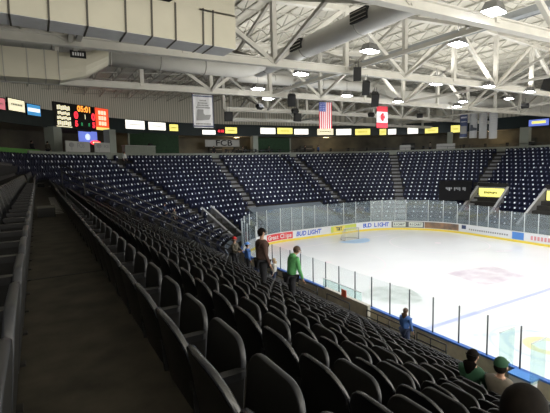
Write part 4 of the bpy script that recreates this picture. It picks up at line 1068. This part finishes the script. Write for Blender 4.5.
    for p in me.polygons:
        p.use_smooth = True; c = p.center
        if (c-hc).length < .2*k or c.z > neck0.z+.03*k: continue
        if min((c-J['wr'+q]).length for q in 'lr') < .035*k or any((c-J['el'+q]).dot((J['wr'+q]-J['el'+q]).normalized()) > (J['wr'+q]-J['el'+q]).length*.97 and (c-J['wr'+q]).length < .2*k for q in 'lr'): continue
        leg_ = c.z < pel.z+.02*k or (pose == 'sit' and c.x > .16*k and c.z < pel.z+.13*k)
        p.material_index = 2 if leg_ else 1
    b = MB()
    for s in (-1, 1): b.ball(hc+fwd*.088*k+V(0, .033*s, .025), .012*k, 6, 4)
    b.build('eyes', M['eye'], root)
    b = MB(); b.ball(hc+fwd*.088*k+V(0, 0, -.045), .022*k, 8, 4, sq=(.35, 1, .3)); b.build('mouth', M['lip'], root)
    link('trousers', body('trousers', 1.22, legs, with_head=False, torso=False), root)
    link('shirt', body('shirt', 1.30, shirt, with_head=False, with_legs=False, cut_wr=.96), root)
    b = MB()
    for s in 'lr': b.tube([J['an'+s]+V(-.06, 0, -.03), J['an'+s]+V(0, 0, -.035), J['to'+s]+V(.03, 0, -.0)], [.035*k, .045*k, .036*k], 8)
    b.build('shoes', M['shoe'], root)
    b = MB(); back_ = hc-fwd*.022*k+V(0, 0, .03)
    if cap is None or hairstyle == 'long':
        b.ball(back_+V(0, 0, -.012), .104*k, 14, 8, sq=(1.0, .84, 1.0), zmin=-.15)
        b.ball(back_-fwd*.025*k+V(0, 0, -.03), .09*k, 12, 8, sq=(.85, .9, 1.0), zmin=-.8)
        if hairstyle == 'long': b.tube([back_-fwd*.03*k, back_-fwd*.07*k+V(0, 0, -.12), back_-fwd*.08*k+V(0, 0, -.30)], [.10*k, .105*k, .05*k], 10)
    else: b.ball(back_-fwd*.015*k+V(0, 0, -.04), .098*k, 12, 6, sq=(.95, .92, .9), zmin=-.8)
    b.build('hair', hair, root)
    if cap is not None:
        b = MB(); b.ball(back_+V(0, 0, .015), .112*k, 14, 6, sq=(1, .86, .95), zmin=-.12)
        b.ball(back_+fwd*.11*k+V(0, 0, .015), .06*k, 10, 4, sq=(1.1, 1.0, .14), zmin=-.5); b.build('cap', cap, root)
    if hood:
        b = MB(); b.ball(up(.53)-V(.05, 0, 0), .12*k, 12, 6, sq=(.75, 1.05, .6)); b.build('hood', shirt, root)
    return root
AT = lambda x: (A-seat_t(x))
FZ = lambda k_: tread_z(k_)+.002
person(4.62, 8.75, FZ(4), R(-10), 1.80, 'man in brown jumper and dark trousers standing among the seats', M['brownshirt'], M['jeans'], M['hair_d'], arms='down')
person(5.42, 8.72, FZ(5), R(-5), 1.72, 'person in green hoodie looking down, standing among the seats', M['greenh'], M['jeans'], M['hair_b'], bend=R(12), head_pitch=R(25), hood=True, arms='down')
person(7.12, 16.0, FZ(7), R(-60), 1.58, 'person in red cap and olive jacket standing left of the man in brown', M['camo'], M['jeans'], M['hair_b'], cap=M['redc'], arms='front')
person(7.97, 16.5, FZ(8), R(-20), 1.62, 'person in bright blue top left of the man in brown', M['blueshirt'], M['jeans'], M['hair_d'], hairstyle='short', cap=M['adblue'])
person(8.05, 15.75, FZ(8), R(20), 1.08, 'small child in pink jacket left of the man in brown', M['pinks'], M['jeansb'], M['hair_b'])
person(8.82, 15.6, FZ(9), R(160), 1.42, 'fair-haired child facing back between the two standing adults', M['whites'], M['jeansb'], M['hair_l'], hairstyle='long')
person(9.65, 8.77, FZ(10), R(5), 1.5, 'long-haired person in blue jersey standing at the front rail', M['blueshirt'], M['jeansb'], M['hair_b'], hairstyle='long')
person(AT(6)+.12, 3.86, FZ(6), R(0), 1.72, 'long dark-haired woman in green seated facing the ice', M['greend'], M['jeans'], M['hair_d'], hairstyle='long', pose='sit', arms='front')
person(AT(6)+.12, 3.40, FZ(6), R(0), 1.76, 'man in dark green cap and grey jacket seated beside the woman', M['greyj'], M['jeans'], M['hair_d'], pose='sit', cap=M['greend'], arms='front')
person(AT(1)+.12, .80, FZ(1), R(0), 1.56, 'dark-haired person cut off at the lower right corner', M['jeans'], M['jeans'], M['hair_d'], pose='sit', arms='front')
person(8.4, 47.75, tread_z(-3), R(-60), 1.7, 'person in white shirt high in the left corner seats', M['whites'], M['jeans'], M['hair_d'])
for i, (x, y, lab) in enumerate([(22.0, 55.6, 'dark-clothed person on end concourse, left of the black letters'), (26.6, 55.6, 'dark-clothed person on end concourse, right of the black letters'), (30.6, 54.8, 'person standing before the green partition'), (36.5, 53.8, 'person on end concourse below the striped flag'), (38.6, 53.2, 'person on end concourse, right of the striped flag'), (52.2, 43.0, 'person on the right corner concourse'), (-.3, 44.2, 'person on the left concourse below the cream sign'), (1.0, 45.4, 'person on the left concourse below the blue sign')]):
    person(x, y, 9.0, R(-90+20*i), 1.72, lab, M[['jeans', 'greyj', 'camo', 'jeans', 'blueshirt', 'greyj', 'jeans', 'camo'][i]], M['jeans'], M['hair_d'])
person(9.6, 33.6, tread_z(8)+.0, R(-40), 1.6, 'person in pale top by the left corner stairs, nearer the seats', M['greyj'], M['jeans'], M['hair_b'])
person(8.9, 33.9, tread_z(7)+.0, R(-30), 1.6, 'person in dark top by the left corner stairs', M['jeansb'], M['jeans'], M['hair_d'])

# ------------------------------------------------------------------ world and colour
w = bpy.data.worlds.new('hall'); scene.world = w; w.use_nodes = True
w.node_tree.nodes['Background'].inputs[0].default_value = (1.0, .95, .84, 1); w.node_tree.nodes['Background'].inputs[1].default_value = 2.9  # even warm ambient fill added to lift the ceiling and near stand
scene.view_settings.view_transform = 'Standard'; scene.view_settings.look = 'None'; scene.view_settings.exposure = 0.0; scene.view_settings.gamma = 1.0
scene.cycles.max_bounces = 6; scene.cycles.diffuse_bounces = 4; scene.cycles.transparent_max_bounces = 12; scene.cycles.sample_clamp_indirect = 6
